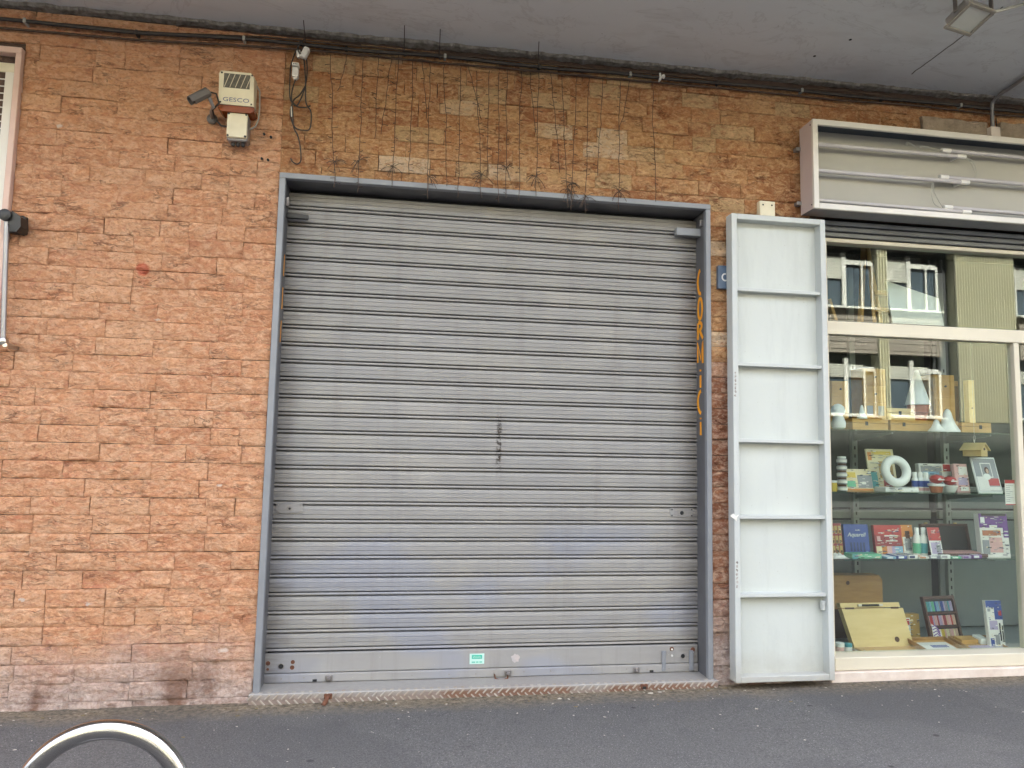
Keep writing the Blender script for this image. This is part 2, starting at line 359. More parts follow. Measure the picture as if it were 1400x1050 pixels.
pm('leaf_dry', (.25, .20, .10), (.12, .09, .05), 30, .9)
def glass(name, f0, tint):
    t = NT(name)
    lw = t.n('ShaderNodeLayerWeight'); lw.inputs['Blend'].default_value = .5
    f = t.math('POWER', lw.outputs['Facing'], 5.0); f = t.math('ADD', t.math('MULTIPLY', f, 1 - f0), f0)
    tr = t.n('ShaderNodeBsdfTransparent'); tr.inputs[0].default_value = tint + (1,)
    gl = t.n('ShaderNodeBsdfGlossy'); gl.inputs['Color'].default_value = (.96, 1, .96, 1); gl.inputs['Roughness'].default_value = 0.0
    mx = t.n('ShaderNodeMixShader'); t.set(mx.inputs[0], f); t.t.links.new(tr.outputs[0], mx.inputs[1]); t.t.links.new(gl.outputs[0], mx.inputs[2])
    t.t.links.new(mx.outputs[0], t.out.inputs[0]); return t.m
glass('shop_glass', .066, (.93, .965, .94)); glass('shelf_glass', .05, (.86, .95, .91)); glass('clear_plastic', .05, (.9, .92, .92))
# ------------------------------------------------------------------ setting
def gz(x): return .012 + .0055 * x
def sheet(name, x0, x1, y0, y1, dz, mat, nx=1, tilt=True):
    mb = MB(); f = gz if tilt else (lambda x: 0)
    mb.add([(x0, y0, f(x0) + dz), (x1, y0, f(x1) + dz), (x1, y1, f(x1) + dz), (x0, y1, f(x0) + dz)], [(0, 1, 2, 3)])
    o = mb.build(name, MATS[mat]); tag(o, kind='structure'); return o
def slab(name, x0, x1, y0, y1, top, th, mat):
    mb = MB(); v = []
    for z in (top - th, top):
        v += [(x0, y0, gz(x0) + z), (x1, y0, gz(x1) + z), (x1, y1, gz(x1) + z), (x0, y1, gz(x0) + z)]
    mb.add(v, [(0, 3, 2, 1), (4, 5, 6, 7), (0, 1, 5, 4), (1, 2, 6, 5), (2, 3, 7, 6), (3, 0, 4, 7)])
    o = mb.build(name, MATS[mat]); tag(o, kind='structure'); return o
sheet('ground', -160, 160, -160, 160, -.9, 'road_asphalt', tilt=False)
slab('road', -40, 60, -11.6, -4.75, -.13, .3, 'road_asphalt')
slab('pavement', -40, 60, -4.6, .9, 0, .3, 'pavement_asphalt')
slab('kerb', -40, 60, -4.75, -4.6, .004, .3, 'kerb_stone')
slab('far_kerb', -40, 60, -11.75, -11.6, .004, .3, 'kerb_stone')
slab('far_pavement', -40, 60, -15.4, -11.75, 0, .3, 'pavement_asphalt')

# ---- brick wall
P0, DZ = .038 - .0983, .0983
wall = thing('brick_wall', 'split faced salmon stone brick wall round the grey shutter', 'wall', (0, 0, 0))
mb = MB()
mb.box(-24, -.765, .02, .45, -.3, 4.1); mb.box(-.765, 1.878, .02, .45, 3.0, 4.1); mb.box(1.878, 2.70, .02, .45, -.3, 4.1)
mb.box(2.70, 5.6, .02, .45, 3.03, 4.1); mb.box(5.6, 46, .02, .45, -.3, 4.3)
mb.build('mortar_backing', MATS['mortar'], wall)
def brick_geo(x0, x1, z0, z1, off, rough, seed):
    wd, h = x1 - x0, z1 - z0
    nx = max(5, int(wd / .0125)); nz = 8; v = []; g = {}
    for j in range(nz + 1):
        for i in range(nx + 1):
            u = i / nx; q = j / nz; x = x0 + u * wd; z = z0 + q * h
            e = min(u * wd, (1 - u) * wd, q * h, (1 - q) * h)
            p = Vector((x * 7, seed * 3.7, z * 12))
            d = noise.fractal(p, .8, 2.1, 6) * .0095 * rough
            rg = noise.ridged_multi_fractal(Vector((x * 9, seed * 1.3, z * 15)), 1.0, 2.0, 3, .9, 2.0)
            d += (rg - 1.0) * .0042 * rough
            k = min(1, e / .010)
            jx = (noise.noise(Vector((x * 40, z * 40, seed))) * .0018 if 0 < j < nz and 0 < i < nx else noise.noise(Vector((x * 25, z * 25, seed))) * .0022)
            v.append((x + jx, -(off + d) * (.45 + .55 * k) + (1 - k) * .0025, z + jx * .8)); g[i, j] = len(v) - 1
    f = [(g[i, j], g[i + 1, j], g[i + 1, j + 1], g[i, j + 1]) for j in range(nz) for i in range(nx)]
    ring = [g[i, 0] for i in range(nx + 1)] + [g[nx, j] for j in range(1, nz + 1)] + [g[i, nz] for i in range(nx - 1, -1, -1)] + [g[0, j] for j in range(nz - 1, 0, -1)]
    n0 = len(v)
    for r_ in ring: v.append((v[r_][0], .022, v[r_][2]))
    m = len(ring)
    f += [(ring[k], n0 + k, n0 + (k + 1) % m, ring[(k + 1) % m]) for k in range(m)]
    return v, f
bricks = []
random.seed(21)
J = .0016
def jr(): return random.choice((.0004, .0006, .001, .0016, .0026))
for k in range(0, 40):
    z0, z1 = P0 + k * DZ, P0 + (k + 1) * DZ
    if z0 > 3.86: break
    z1 = min(z1, 3.90)
    # left field, regular thirds with a wandering half offset
    x = -3.35 + (.149 if k % 2 else 0) + random.uniform(-.03, .03) + .012 * math.sin(k * .9)
    while x < -.79:
        wd = .298 * random.choice((1, 1, 1, 1, 1, .52, 1.02)); xe = x + wd
        if xe > -.845: xe = -.787
        if xe - x > .001:
            xa, xb = x, xe
            hit = .95 < z1 - .005 and z0 + .005 < 3.63
            if hit and xa < -2.212: xa = -2.212
            if xb - xa > .008: bricks.append((xa + jr(), xb - jr(), z0 + jr(), z1 - jr(), 'brick_salmon', 1.0))
        x = xe
    # above the doorway: shorter and longer stones mixed
    if z1 > 3.03:
        x = -.787
        while x < 5.9:
            wd = random.choice((.13, .16, .20, .24, .25, .30, .31)); xe = min(x + wd, 5.9)
            zz = max(z0, 3.026 if x < 1.89 else (3.045 if x > 2.5 else z0))
            if x < 1.89 < xe - .04 and z0 < 3.02: xe = 1.897
            bricks.append((x + jr(), xe - jr(), zz + jr(), z1 - jr(), 'brick_mixed', .55)); x = xe
    elif z0 < 3.0:
        zt = min(z1, 3.026)
        x = 1.897
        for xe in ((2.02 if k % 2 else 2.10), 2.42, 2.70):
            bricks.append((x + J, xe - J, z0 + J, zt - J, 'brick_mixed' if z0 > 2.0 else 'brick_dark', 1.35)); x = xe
def inview(b):
    # how much of it the photograph shows
    x0, x1 = max(b[0], -2.42 + .02 * b[2]), min(b[1], 4.35)
    if b[0] > 2.0 and b[2] < 3.58: return 0
    if b[0] > 1.9 and b[2] < 2.94: x1 = min(x1, 2.03)
    return max(0, x1 - x0) * (b[3] - b[2])
order = sorted(range(len(bricks)), key=lambda i: -inview(bricks[i]))
single = set(order[:298])
rest = {}
for i, (x0, x1, z0, z1, mt, rg) in enumerate(bricks):
    v, f = brick_geo(x0, x1, z0, z1, random.uniform(-.005, .009), rg, i)
    if i in single:
        mb = MB(); mb.add(v, f); mb.build('brick', MATS[mt], wall, smooth=True, loc=((x0 + x1) / 2, 0, z0))
    else: rest.setdefault(mt, MB()).add(v, f)
for mt, mb in rest.items(): tag(mb.build('small_bricks', MATS[mt], wall, smooth=True), kind='stuff')
# the wall goes on beyond the picture as plain rendered stone
mb = MB(); mb.box(-24, -3.4, -.004, .02, -.3, 3.9); mb.box(5.95, 46, -.004, .02, -.3, 4.1); mb.build('stone_facing', MATS['brick_salmon'], wall)

# ---- overhang with soffit and the storeys above it
def sz(x): return 3.918 + .0085 * (x - .6)
over = thing('building_overhang', 'smooth grey painted concrete overhang running above the brick wall', 'overhang', (0, 0, 3.9))
mb = MB(); v = []
for y in (-1.5, .3):
    for z in (0, .45): v += [(-24, y, sz(-24) + z), (46, y, sz(46) + z)]
mb.add(v, [(0, 1, 3, 2), (4, 6, 7, 5), (0, 4, 5, 1), (2, 3, 7, 6), (0, 2, 6, 4), (1, 5, 7, 3)])
mb.build('soffit', MATS['soffit_paint'], over)
mb = MB(); mb.box(-24, 46, -1.48, 8, 4.3, 24.3); pm('upper_render', (.5, .44, .36), None, 2, .8); mb.build('upper_storeys', MATS['upper_render'], over)  # unseen storeys, their height and length chosen so they shade the street
mb = MB()   # ragged plaster lip where soffit meets wall
N = 260; vs = []
for i in range(N + 1):
    x = -3.2 + 8.9 * i / N
    n1 = noise.fractal(Vector((x * 6, 0, 0)), 1, 2, 4); n2 = noise.fractal(Vector((x * 9, 5, 0)), 1, 2, 4)
    yy = -.03 - .02 * abs(n1) - .012 * n2; zz = sz(x) - .012 - .016 * abs(n2)
    vs += [(x, .015, sz(x) + .01), (x, yy - .012, sz(x) + .004), (x, yy, zz), (x, .015, zz - .012 * abs(n1))]
fs = []
for i in range(N):
    a = 4 * i; fs += [(a + k, a + 4 + k, a + 4 + (k + 1) % 4, a + (k + 1) % 4) for k in range(4)]
mb.add(vs, fs); mb.build('plaster_lip', MATS['plaster_edge'], over)
mb = MB()  # hairline crack strip and two drill holes
pts = [Vector((3.215 + .012 * noise.noise(Vector((k * .7, 0, 0))), -.92 + .72 * k / 16, 0)) for k in range(17)]
for a, b in zip(pts, pts[1:]): mb.prism([(a.x - .004, a.y), (b.x - .004, b.y), (b.x + .004, b.y), (a.x + .004, a.y)], sz(3.2) - .0012, sz(3.2) + .001, 'z')
pm('crack_dark', (.14, .135, .13), None, 30, .9); mb.build('crack', MATS['crack_dark'], over)
for (hx, hy) in ((2.58, -.49), (2.47, -.29)):
    mb = MB(); mb.lathe([(.009, 0), (.009, .004)], (hx, hy, sz(hx) - .002), n=10); mb.build('drill_hole', MATS['dark_gap'], over)

# ------------------------------------------------------------------ shutter and its frame
fr = thing('shutter_frame', 'grey steel surround of the closed roller shutter', 'door frame', (.55, 0, .06))
YF = -.018
for (a, b, c, d) in ((-.784, -.748, .06, 2.99), (1.862, 1.895, .06, 2.99)):
    mb = MB(); mb.box(a, b, YF, .02, c, d, .003); mb.build('jamb', MATS['frame_grey'], fr)
mb = MB(); mb.box(-.784, 1.895, YF - .002, .02, 2.990, 3.024, .003); mb.build('lintel', MATS['frame_grey'], fr)
mb = MB(); mb.box(-.781, -.753, .02, .26, .06, 2.99); mb.build('reveal', MATS['reveal_grey'], fr)
mb = MB(); mb.box(1.866, 1.893, .02, .26, .06, 2.99); rv_r = mb.build('reveal', MATS['reveal_grey'], fr)
mb = MB(); mb.box(-.753, 1.866, .02, .30, 2.992, 3.02); mb.build('reveal_top', MATS['reveal_grey'], fr)
mb = MB(); mb.box(-.753, 1.866, .19, .21, 2.93, 2.99); mb.build('dark_housing', MATS['dark_gap'], fr)
# bolt brackets at the top corners
mb = MB(); mb.box(-.752, -.735, .05, .075, 2.845, 2.90, .002); mb.build('bolt_bracket', MATS['screw'], fr)
mb = MB(); mb.box(-.752, -.625, .085, .11, 2.785, 2.812, .002); mb.build('stop_block', MATS['black_plastic'], fr)
mb = MB(); mb.box(1.70, 1.866, .07, .112, 2.838, 2.888, .002); mb.build('stop_block', MATS['frame_grey'], fr)
mb = MB(); mb.box(1.850, 1.866, .04, .06, 2.895, 2.94, .002); mb.build('bolt_bracket', MATS['screw'], fr)
# hand painted word running down the right reveal: C O R N i C i (strokes in depth / height)
def arc(cy, cz, ry, rz, a0, a1, n=12): return [(cy + ry * math.cos(R(a0 + (a1 - a0) * k / n)), cz + rz * math.sin(R(a0 + (a1 - a0) * k / n))) for k in range(n + 1)]
yc, hw = .085, .040
strokes = [arc(yc - .006, 2.535, hw, .078, -100, 85), arc(yc, 2.36, hw * .8, .068, 0, 360, 18),
           [(yc + hw * .9, 2.27), (yc + hw * .9, 2.16)], arc(yc + hw * .5, 2.245, -hw * 1.1, .026, -80, 100, 8), [(yc + .012, 2.222), (yc - hw, 2.16)],
           [(yc + hw, 2.01), (yc + hw, 2.14), (yc - hw * .2, 2.03), (yc - hw * .9, 2.14), (yc - hw * .9, 2.0)],
           [(yc, 1.925), (yc, 1.845)], [(yc, 1.962), (yc, 1.95)],
           arc(yc - .022, 1.752, hw * 1.6, .074, -75, 75), [(yc, 1.625), (yc, 1.54)], [(yc, 1.652), (yc, 1.642)]]
for s_ in strokes:
    mb = MB(); mb.ribbon(s_, .023, 1.8640, 'x', .002); mb.build('painted_letter', MATS['orange_paint'], fr)
for zz in (2.5, 2.3, 2.1):
    mb = MB(); mb.ribbon([(.10, zz - .07), (.10, zz + .06)], .014, -.7535, 'x', .002); mb.build('painted_letter', MATS['orange_paint'], fr)

sh = thing('roller_shutter', 'closed grey metal roller shutter with fluted horizontal slats', 'shutter', (.55, .15, .06))
SB, SP, NS = .232, .1052, 26
prof = [(.030, 0), (.030, .0040), (.004, .0042), (-.001, .007), (-.002, .012), (.0, .017), (.004, .0188), (.030, .0190), (.032, .0248), (.003, .0252),
        (-.003, .0285), (-.005, .050), (.0005, .0515), (-.0045, .0532), (-.0065, .076), (-.001, .0775), (-.0048, .0792), (-.002, .098), (.002, .1008), (.030, .1015), (.030, .1052)]
random.seed(4)
def slat(i):
    mb = MB(); nx = 14; v = []
    for k in range(nx + 1):
        x = -.764 + (1.876 + .764) * k / nx
        bow = noise.noise(Vector((x * 1.3, i * 3.1, 0))) * .0018
        for (y, z) in prof: v.append((x, .15 + y + bow, SB + z + noise.noise(Vector((x * 2.1, i * 1.7, 9))) * .0008))
    m = len(prof)
    f = [(k * m + j, (k + 1) * m + j, (k + 1) * m + j + 1, k * m + j + 1) for k in range(nx) for j in range(m - 1)]
    mb.add(v, f); return mb
protos = []
for i in range(NS):
    if i < 5:
        o = slat(i).build('slat', MATS['shutter_grey'], sh); protos.append(o); o.location.z += 0
        if i: o.location.z += i * SP; WLOC[o.name] = WLOC[o.name] + Vector((0, 0, i * SP))
    else:
        b = protos[i % 5]; c = b.copy(); col.objects.link(c); c.parent = sh; c.location = (b.location.x, b.location.y + random.uniform(-.001, .001), i * SP); WLOC[c.name] = WLOC[sh.name] + Vector(c.location)
mb = MB(); mb.box(-.765, 1.877, .215, .235, .05, 3.02); mb.build('light_leak_stop', MATS['dark_gap'], sh)  # added dark sheet that keeps daylight from leaking between the slats
mb = MB(); mb.box(-.756, 1.862, .135, .165, .118, SB - .004, .004); bar = mb.build('bottom_bar', MATS['shutter_grey'], sh)
mb = MB(); mb.box(-.756, 1.862, .128, .165, .066, .115, .004); mb.build('foot_rail', MATS['shutter_grey'], sh)
def disc(mb, x, z, y, r, th=.004, n=14): return mb.lathe([(r, 0), (r * .9, -th), (0.0005, -th)], (x, y, z), 'y', n)
for (x, z, r) in ((-.735, .176, .013), (-.735, .143, .008), (-.598, .180, .012), (-.600, .150, .013), (1.69, .205, .014), (1.828, .198, .015)):
    mb = MB(); disc(mb, x, z, .1355, r, .0025); mb.build('rust_spot', MATS['rust'], bar)
for (x, z, r) in ((-.662, .158, .0135), (1.762, .160, .013)):
    mb = MB(); disc(mb, x, z, .1352, r * 1.35, .0012, 18); mb.build('lock_plate', MATS['screw'], bar)
    mb = MB(); disc(mb, x, z, .1342, r, .0008, 18); mb.build('lock_hole', MATS['dark_gap'], bar)
for (x, z) in ((1.69, .165), (1.69, .203), (1.826, .185)):
    mb = MB(); disc(mb, x, z, .133, .0065, .004); mb.build('bolt_head', MATS['white_paint'], bar)
for x in (1.635, 1.815):
    mb = MB(); mb.box(x - .013, x + .013, .122, .1355, .075, .195, .003); mb.build('welded_strap', MATS['frame_grey'], bar)
for (x, z) in ((-.39, .09), (1.455, .088), (.655, .092)):
    mb = MB(); mb.box(x - .02, x + .02, .118, .1285, z - .016, z + .016, .005); mb.lathe([(.010, 0), (.010, -.02), (.006, -.024)], (x, .12, z), 'y', 12); mb.build('bolt_keeper', MATS['screw'], sh)
for x in (-.47, 1.555):
    mb = MB(); mb.box(x - .012, x + .012, .1255, .1275, .070, .083); mb.build('slot', MATS['dark_gap'], sh)
mb = MB(); mb.tube([(.575, .125, .082), (.578, .104, .066), (.60, .098, .060), (.63, .098, .060), (.652, .104, .066), (.655, .125, .082)], .0045, 8); mb.build('pull_handle', MATS['rust'], sh, True)
random.seed(9)
for k in range(16):
    x = -.7 + 2.5 * (k + random.random() * .6) / 16
    mb = MB(); disc(mb, x, .091 + random.uniform(-.004, .004), .1275, .0042, .002, 8); mb.build('rivet', MATS['screw'], sh)
# green and white sticker on the bottom bar
pm('sticker_white', (.55, .80, .72), None, 5, .4); pm('sticker_green', (.05, .52, .36), None, 5, .4)
mb = MB(); mb.box(.424, .512, .1338, .1346, .144, .204); stk = mb.build('sticker', MATS['sticker_white'], bar)
mb = MB(); mb.box(.437, .499, .1330, .1337, .174, .196); mb.box(.437, .458, .1330, .1337, .152, .158); mb.box(.463, .478, .1330, .1337, .152, .158); mb.box(.483, .500, .1330, .1337, .152, .158)
mb.build('print', MATS['sticker_green'], stk)
mb = text_mb('shiodo', .468, .185, .1327, .019); mb.build('lettering', MATS['sticker_white'], stk)
pm('label_residue', (.52, .44, .41), (.40, .38, .38), 50, .8)
mb = MB(); mb.prism([(.702 + .026 * math.cos(a * .45) * (1 + .2 * math.sin(a * 2.3)), .172 + .024 * math.sin(a * .45) * (1 + .15 * math.cos(a * 3.1))) for a in range(14)], .1345, .1352, 'y'); mb.build('label_residue', MATS['label_residue'], bar)
# lock plates half way up
for (xa, xb, zc, pr) in ((-.735, -.585, 1.056, True), (1.682, 1.838, 1.046, False)):
    mb = MB(); mb.box(xa, xb, .1405, .146, zc - .028, zc + .028, .001); lp = mb.build('lock_plate', MATS['shutter_grey'], sh)
    for x in (xa + .012, xb - .012):
        for z in (zc - .019, zc + .019):
            mb = MB(); disc(mb, x, z, .1405, .005, .003, 8); mb.build('rivet', MATS['screw'] if pr else MATS['black_plastic'], lp)
    mb = MB(); disc(mb, (xa + xb) / 2, zc - .002, .1405, .0125, .0018, 16); kh = mb.build('keyhole', MATS['dark_gap'] if not pr else MATS['screw'], lp)
    if pr: mb = MB(); disc(mb, (xa + xb) / 2 + .002, zc - .003, .1386, .007, .001, 10); mb.build('slot', MATS['dark_gap'], kh)

# ---- chequer plate threshold
th = thing('threshold_step', 'worn chequer plate threshold under the roller shutter with rust', 'step', (.55, 0, 0))
mb = MB(); mb.box(-.80, 1.915, -.042, .30, -.05, .064, .004); tp = mb.build('plate', MATS['tread_plate'], th)
mb = MB(); n = 0
x = -.79
while x < 1.90:
    for (z, s_) in ((.047, 1), (.017, -1)):
        M = Matrix.Translation((x + (.022 if s_ < 0 else 0), -.0435, z)) @ Matrix.Rotation(R(-45 * s_), 4, 'Y')
        mb.box(-.0185, .0185, -.005, .003, -.0038, .0038, .0015, M)
    mb.box(x - .003, x + .016, -.030, -.012, .064, .0662); x += .0445
pm('tread_worn', (.46, .43, .38), (.33, .27, .21), 9, .5, .3)
tag(mb.build('tread_pattern', MATS['tread_worn'], tp), kind='stuff')
for (x, a) in ((-.375, 1), (1.447, 0)):
    mb = MB(); mb.box(x - .022, x + .022, -.052, -.03, .03, .058, .003)
    if a: mb.tube([(x, -.05, .045), (x - .006, -.07, .03), (x - .022, -.085, .008)], [.011, .012, .014], 8)
    mb.build('ground_bolt', MATS['rust'], th)
    mb = MB(); mb.box(x - .012, x + .010, -.0535, -.0522, .032, .046); mb.build('bolt_slot', MATS['dark_gap'], th)

# ------------------------------------------------------------------ alarm, camera, cables on the wall
def screw4(parent, pts, y, r=.006, m='black_plastic'):
    for (x, z) in pts: mb = MB(); disc(mb, x, z, y, r, .002, 8); mb.build('screw', MATS[m], parent)
al = thing('alarm_siren', 'cream alarm siren box with dark grille and amber lens', 'siren', (-1.03, 0, 3.33))
mb = MB(); mb.prism([(-1.122, 3.362), (-1.128, 3.545), (-1.118, 3.562), (-.955, 3.562), (-.938, 3.545), (-.928, 3.362)], -.115, -.10, 'y'); hs = mb.build('front_cover', MATS['cream_plastic'], al)
mb = MB(); mb.box(-1.120, -.936, -.10, -.012, 3.36, 3.556, .008); mb.build('housing', MATS['cream_box'], al)
mb = MB(); mb.box(-1.100, -.956, -.1165, -.115, 3.463, 3.548); gr = mb.build('grille', MATS['grille_dark'], hs)
for k in range(5):
    xb = -1.095 + k * .030
    mb = MB(); mb.ribbon([(xb, 3.466), (xb + .026, 3.546)], .0035, -.1175, 'y', .001); mb.build('slat', MATS['cream_box'], gr)
mb = MB(); mb.prism([(-1.125, 3.358), (-.926, 3.358), (-.926, 3.335), (-.945, 3.322), (-1.105, 3.322), (-1.124, 3.338)], -.115, -.02, 'y'); mb.build('amber_lens', MATS['amber_lens'], al)
pm('print_blue', (.12, .13, .24), None, 5, .5)
text_mb('GESCO', -1.027, 3.392, -.1155, .034, sx=1.35).build('lettering', MATS['print_blue'], hs)
screw4(hs, ((-1.113, 3.55), (-.947, 3.548), (-1.112, 3.374), (-.942, 3.374)), -.115)
jb = thing('junction_box', 'plain cream junction box under the alarm siren', 'junction box', (-1.015, 0, 3.17))
mb = MB(); mb.box(-1.074, -.962, -.085, -.012, 3.165, 3.325, .006); mb.build('base', MATS['bracket_grey'], jb)
mb = MB(); mb.box(-1.074, -.962, -.10, -.086, 3.178, 3.325, .004); ld = mb.build('lid', MATS['cream_plastic'], jb)
screw4(ld, ((-1.066, 3.317), (-.970, 3.317), (-1.066, 3.187), (-.970, 3.187)), -.10, .007)
for x in (-1.045, -1.018, -.99):
    mb = MB(); mb.lathe([(.011, 0), (.011, -.018), (.007, -.022)], (x, -.05, 3.166), 'z', 10); mb.build('cable_gland', MATS['black_plastic'], jb)
mb = MB(); mb.tube([(-.935, -.03, 3.53), (-.918, -.03, 3.50), (-.914, -.03, 3.40), (-.916, -.03, 3.33), (-.93, -.03, 3.285), (-.955, -.035, 3.262), (-.972, -.04, 3.258)], .0045, 6); mb.build('cable', MATS['wire_grey'], jb, True)
sc = thing('security_camera', 'dark grey bullet security camera on a wall arm beside the siren', 'camera', (-1.178, 0, 3.32))
Mc = Matrix.Translation((-1.190, -.19, 3.362)) @ Matrix.Rotation(R(24), 4, 'Z') @ Matrix.Rotation(R(-42), 4, 'Y') @ Matrix.Scale(.82, 4)
mb = MB(); mb.lathe([(.02, -.07), (.027, -.066), (.027, .05), (.022, .06), (.01, .064)], (0, 0, 0), 'x', 18, Mc); mb.build('body', MATS['camera_grey'], sc, True)
mb = MB(); poly = [(-.034, -.012), (-.032, .022), (-.018, .036), (.018, .036), (.032, .022), (.034, -.012), (.030, -.012), (.028, .019), (.015, .031), (-.015, .031), (-.028, .019), (-.030, -.012)]
mb.prism(poly, -.092, .05, 'x', Mc); mb.build('sun_shield', MATS['camera_grey'], sc)
mb = MB(); mb.lathe([(.019, -.0715), (.001, -.0725)], (0, 0, 0), 'x', 16, Mc); mb.build('lens', MATS['black_plastic'], sc)
p1 = Mc @ Vector((.035, 0, -.03))
mb = MB(); mb.tube([p1, p1 + Vector((.015, .03, -.035)), Vector((-1.165, -.09, 3.325)), Vector((-1.178, -.03, 3.312))], [.010, .009, .009, .010], 10); mb.build('arm', MATS['bracket_grey'], sc, True)
mb = MB(); mb.lathe([(.030, -.012), (.030, -.022), (.024, -.028), (.012, -.032)], (-1.178, 0, 3.312), 'y', 18); mb.build('wall_mount', MATS['camera_grey'], sc, True)
p2 = Mc @ Vector((.062, 0, 0))
mb = MB(); mb.tube([p2, p2 + Vector((.035, 0, -.005)), p2 + Vector((.045, .03, -.045)), Vector((-1.15, -.12, 3.32)), Vector((-1.155, -.05, 3.30)), Vector((-1.12, -.035, 3.268)), Vector((-1.072, -.04, 3.262))], .0055, 8); mb.build('cable', MATS['wire_black'], sc, True)
# little holes in the wall
for (x, z) in ((-.885, 3.25), (-.845, 3.235), (-.89, 3.10), (-.855, 3.095)):
    mb = MB(); mb.lathe([(.007, 0), (.007, -.012)], (x, -.004, z), 'y', 8); mb.build('drill_hole', MATS['dark_gap'], wall)
# cable runs under the soffit
random.seed(5)
for j, (dz, yy, rr, m, lab) in enumerate(((-.085, -.03, .011, 'wire_black', 'thick black cable run along the top of the brick wall'), (-.115, -.022, .007, 'wire_brown', 'thin brown cable run just below the thick black one'), (-.06, -.022, .006, 'wire_brown', 'thin dark cable tight under the soffit edge'))):
    o = thing('cable_run', lab, 'cable', (0, -.02, 3.8))
    pts = []
    for i in range(90):
        x = -3.1 + 8.8 * i / 89
        z = sz(x) + dz + .008 * noise.noise(Vector((x * 1.6, j * 4, 0))) - .006 * abs(math.sin(x * 2.6 + j)) - (.035 if x < -1.6 else .035 * max(0, (-.9 - x) / .7) if x < -.9 else 0) * (1 if j else .6)
        pts.append((x, yy - .006 * noise.noise(Vector((x * 3, j, 3))), z))
    mb = MB(); mb.tube(pts, rr, 8); mb.build('sheath', MATS[m], o, True)
    if j == 0:
        for i in range(3, 88, 6):
            x, y, z = pts[i]; mb = MB(); mb.box(x - .008, x + .008, y - .014, .02, z - .014, z + .014, .003); mb.build('clip', MATS['wire_grey' if i % 4 == 1 else 'wire_black'], o)
# adapters and looped leads
ad = thing('power_adapter', 'white plug adapters hanging in a tangle of black leads', 'adapter', (-.69, -.03, 3.2))
def wob(pts, seed, n=6):
    out = []
    for i in range(len(pts) - 1):
        a, b = Vector(pts[i]), Vector(pts[i + 1])
        p0 = Vector(pts[i - 1]) if i else a; p3 = Vector(pts[i + 2]) if i + 2 < len(pts) else b
        for k in range(n):
            t = k / n
            out.append(.5 * ((2 * a) + (b - p0) * t + (2 * p0 - 5 * a + 4 * b - p3) * t * t + (3 * a - p0 - 3 * b + p3) * t ** 3))
    out.append(Vector(pts[-1])); return out
mb = MB(); mb.box(-.735, -.700, -.065, -.025, 3.595, 3.655, .004); mb.box(-.727, -.708, -.055, -.03, 3.585, 3.60, .002); mb.build('plug_body', MATS['white_plastic'], ad)
mb = MB(); mb.box(-.737, -.699, -.066, -.024, 3.662, 3.682, .002); bk = mb.build('plug_top', MATS['white_plastic'], ad)
for x in (-.727, -.718, -.709):
    mb = MB(); disc(mb, x, 3.672, -.066, .0035, .001, 8); mb.build('socket_hole', MATS['black_plastic'], bk)
Ma = Matrix.Translation((-.668, -.045, 3.755)) @ Matrix.Rotation(R(22), 4, 'Y')
mb = MB(); mb.box(-.017, .017, -.02, .02, -.034, .034, .005, Ma); mb.build('lamp_holder', MATS['white_plastic'], ad)
Ma = Matrix.Translation((-.705, -.045, 3.745)) @ Matrix.Rotation(R(-8), 4, 'Y')
mb = MB(); mb.lathe([(.010, -.022), (.014, -.01), (.012, .02), (.006, .024)], (0, 0, 0), 'z', 12, Ma); mb.build('lamp_holder', MATS['white_plastic'], ad)
leads = [[(-.70, -.03, 3.84), (-.745, -.03, 3.70), (-.75, -.03, 3.58), (-.742, -.03, 3.47), (-.70, -.04, 3.43), (-.66, -.04, 3.55), (-.655, -.03, 3.68), (-.675, -.03, 3.80)],
         [(-.69, -.03, 3.83), (-.662, -.04, 3.62), (-.652, -.03, 3.46), (-.62, -.03, 3.40), (-.622, -.03, 3.30), (-.66, -.03, 3.285), (-.71, -.03, 3.30), (-.738, -.03, 3.38), (-.725, -.03, 3.46), (-.69, -.03, 3.50), (-.66, -.03, 3.56)],
         [(-.718, -.04, 3.585), (-.735, -.04, 3.50), (-.725, -.04, 3.40), (-.715, -.03, 3.30), (-.69, -.03, 3.25), (-.672, -.03, 3.18), (-.665, -.03, 3.10), (-.685, -.03, 3.075), (-.71, -.035, 3.085), (-.722, -.035, 3.105)],
         [(-.735, -.03, 3.46), (-.70, -.035, 3.425), (-.65, -.035, 3.425), (-.625, -.03, 3.44)],
         [(-.68, -.03, 3.85), (-.71, -.05, 3.78), (-.69, -.06, 3.74), (-.66, -.05, 3.79), (-.70, -.04, 3.83)]]
for l in leads: mb = MB(); mb.tube(wob(l, 0), .0042, 6); mb.build('lead', MATS['wire_black'], ad, True)
mb = MB(); mb.tube([(-.732, -.036, 3.42), (-.728, -.036, 3.36)], .0055, 6); mb.build('white_tape', MATS['white_plastic'], ad)
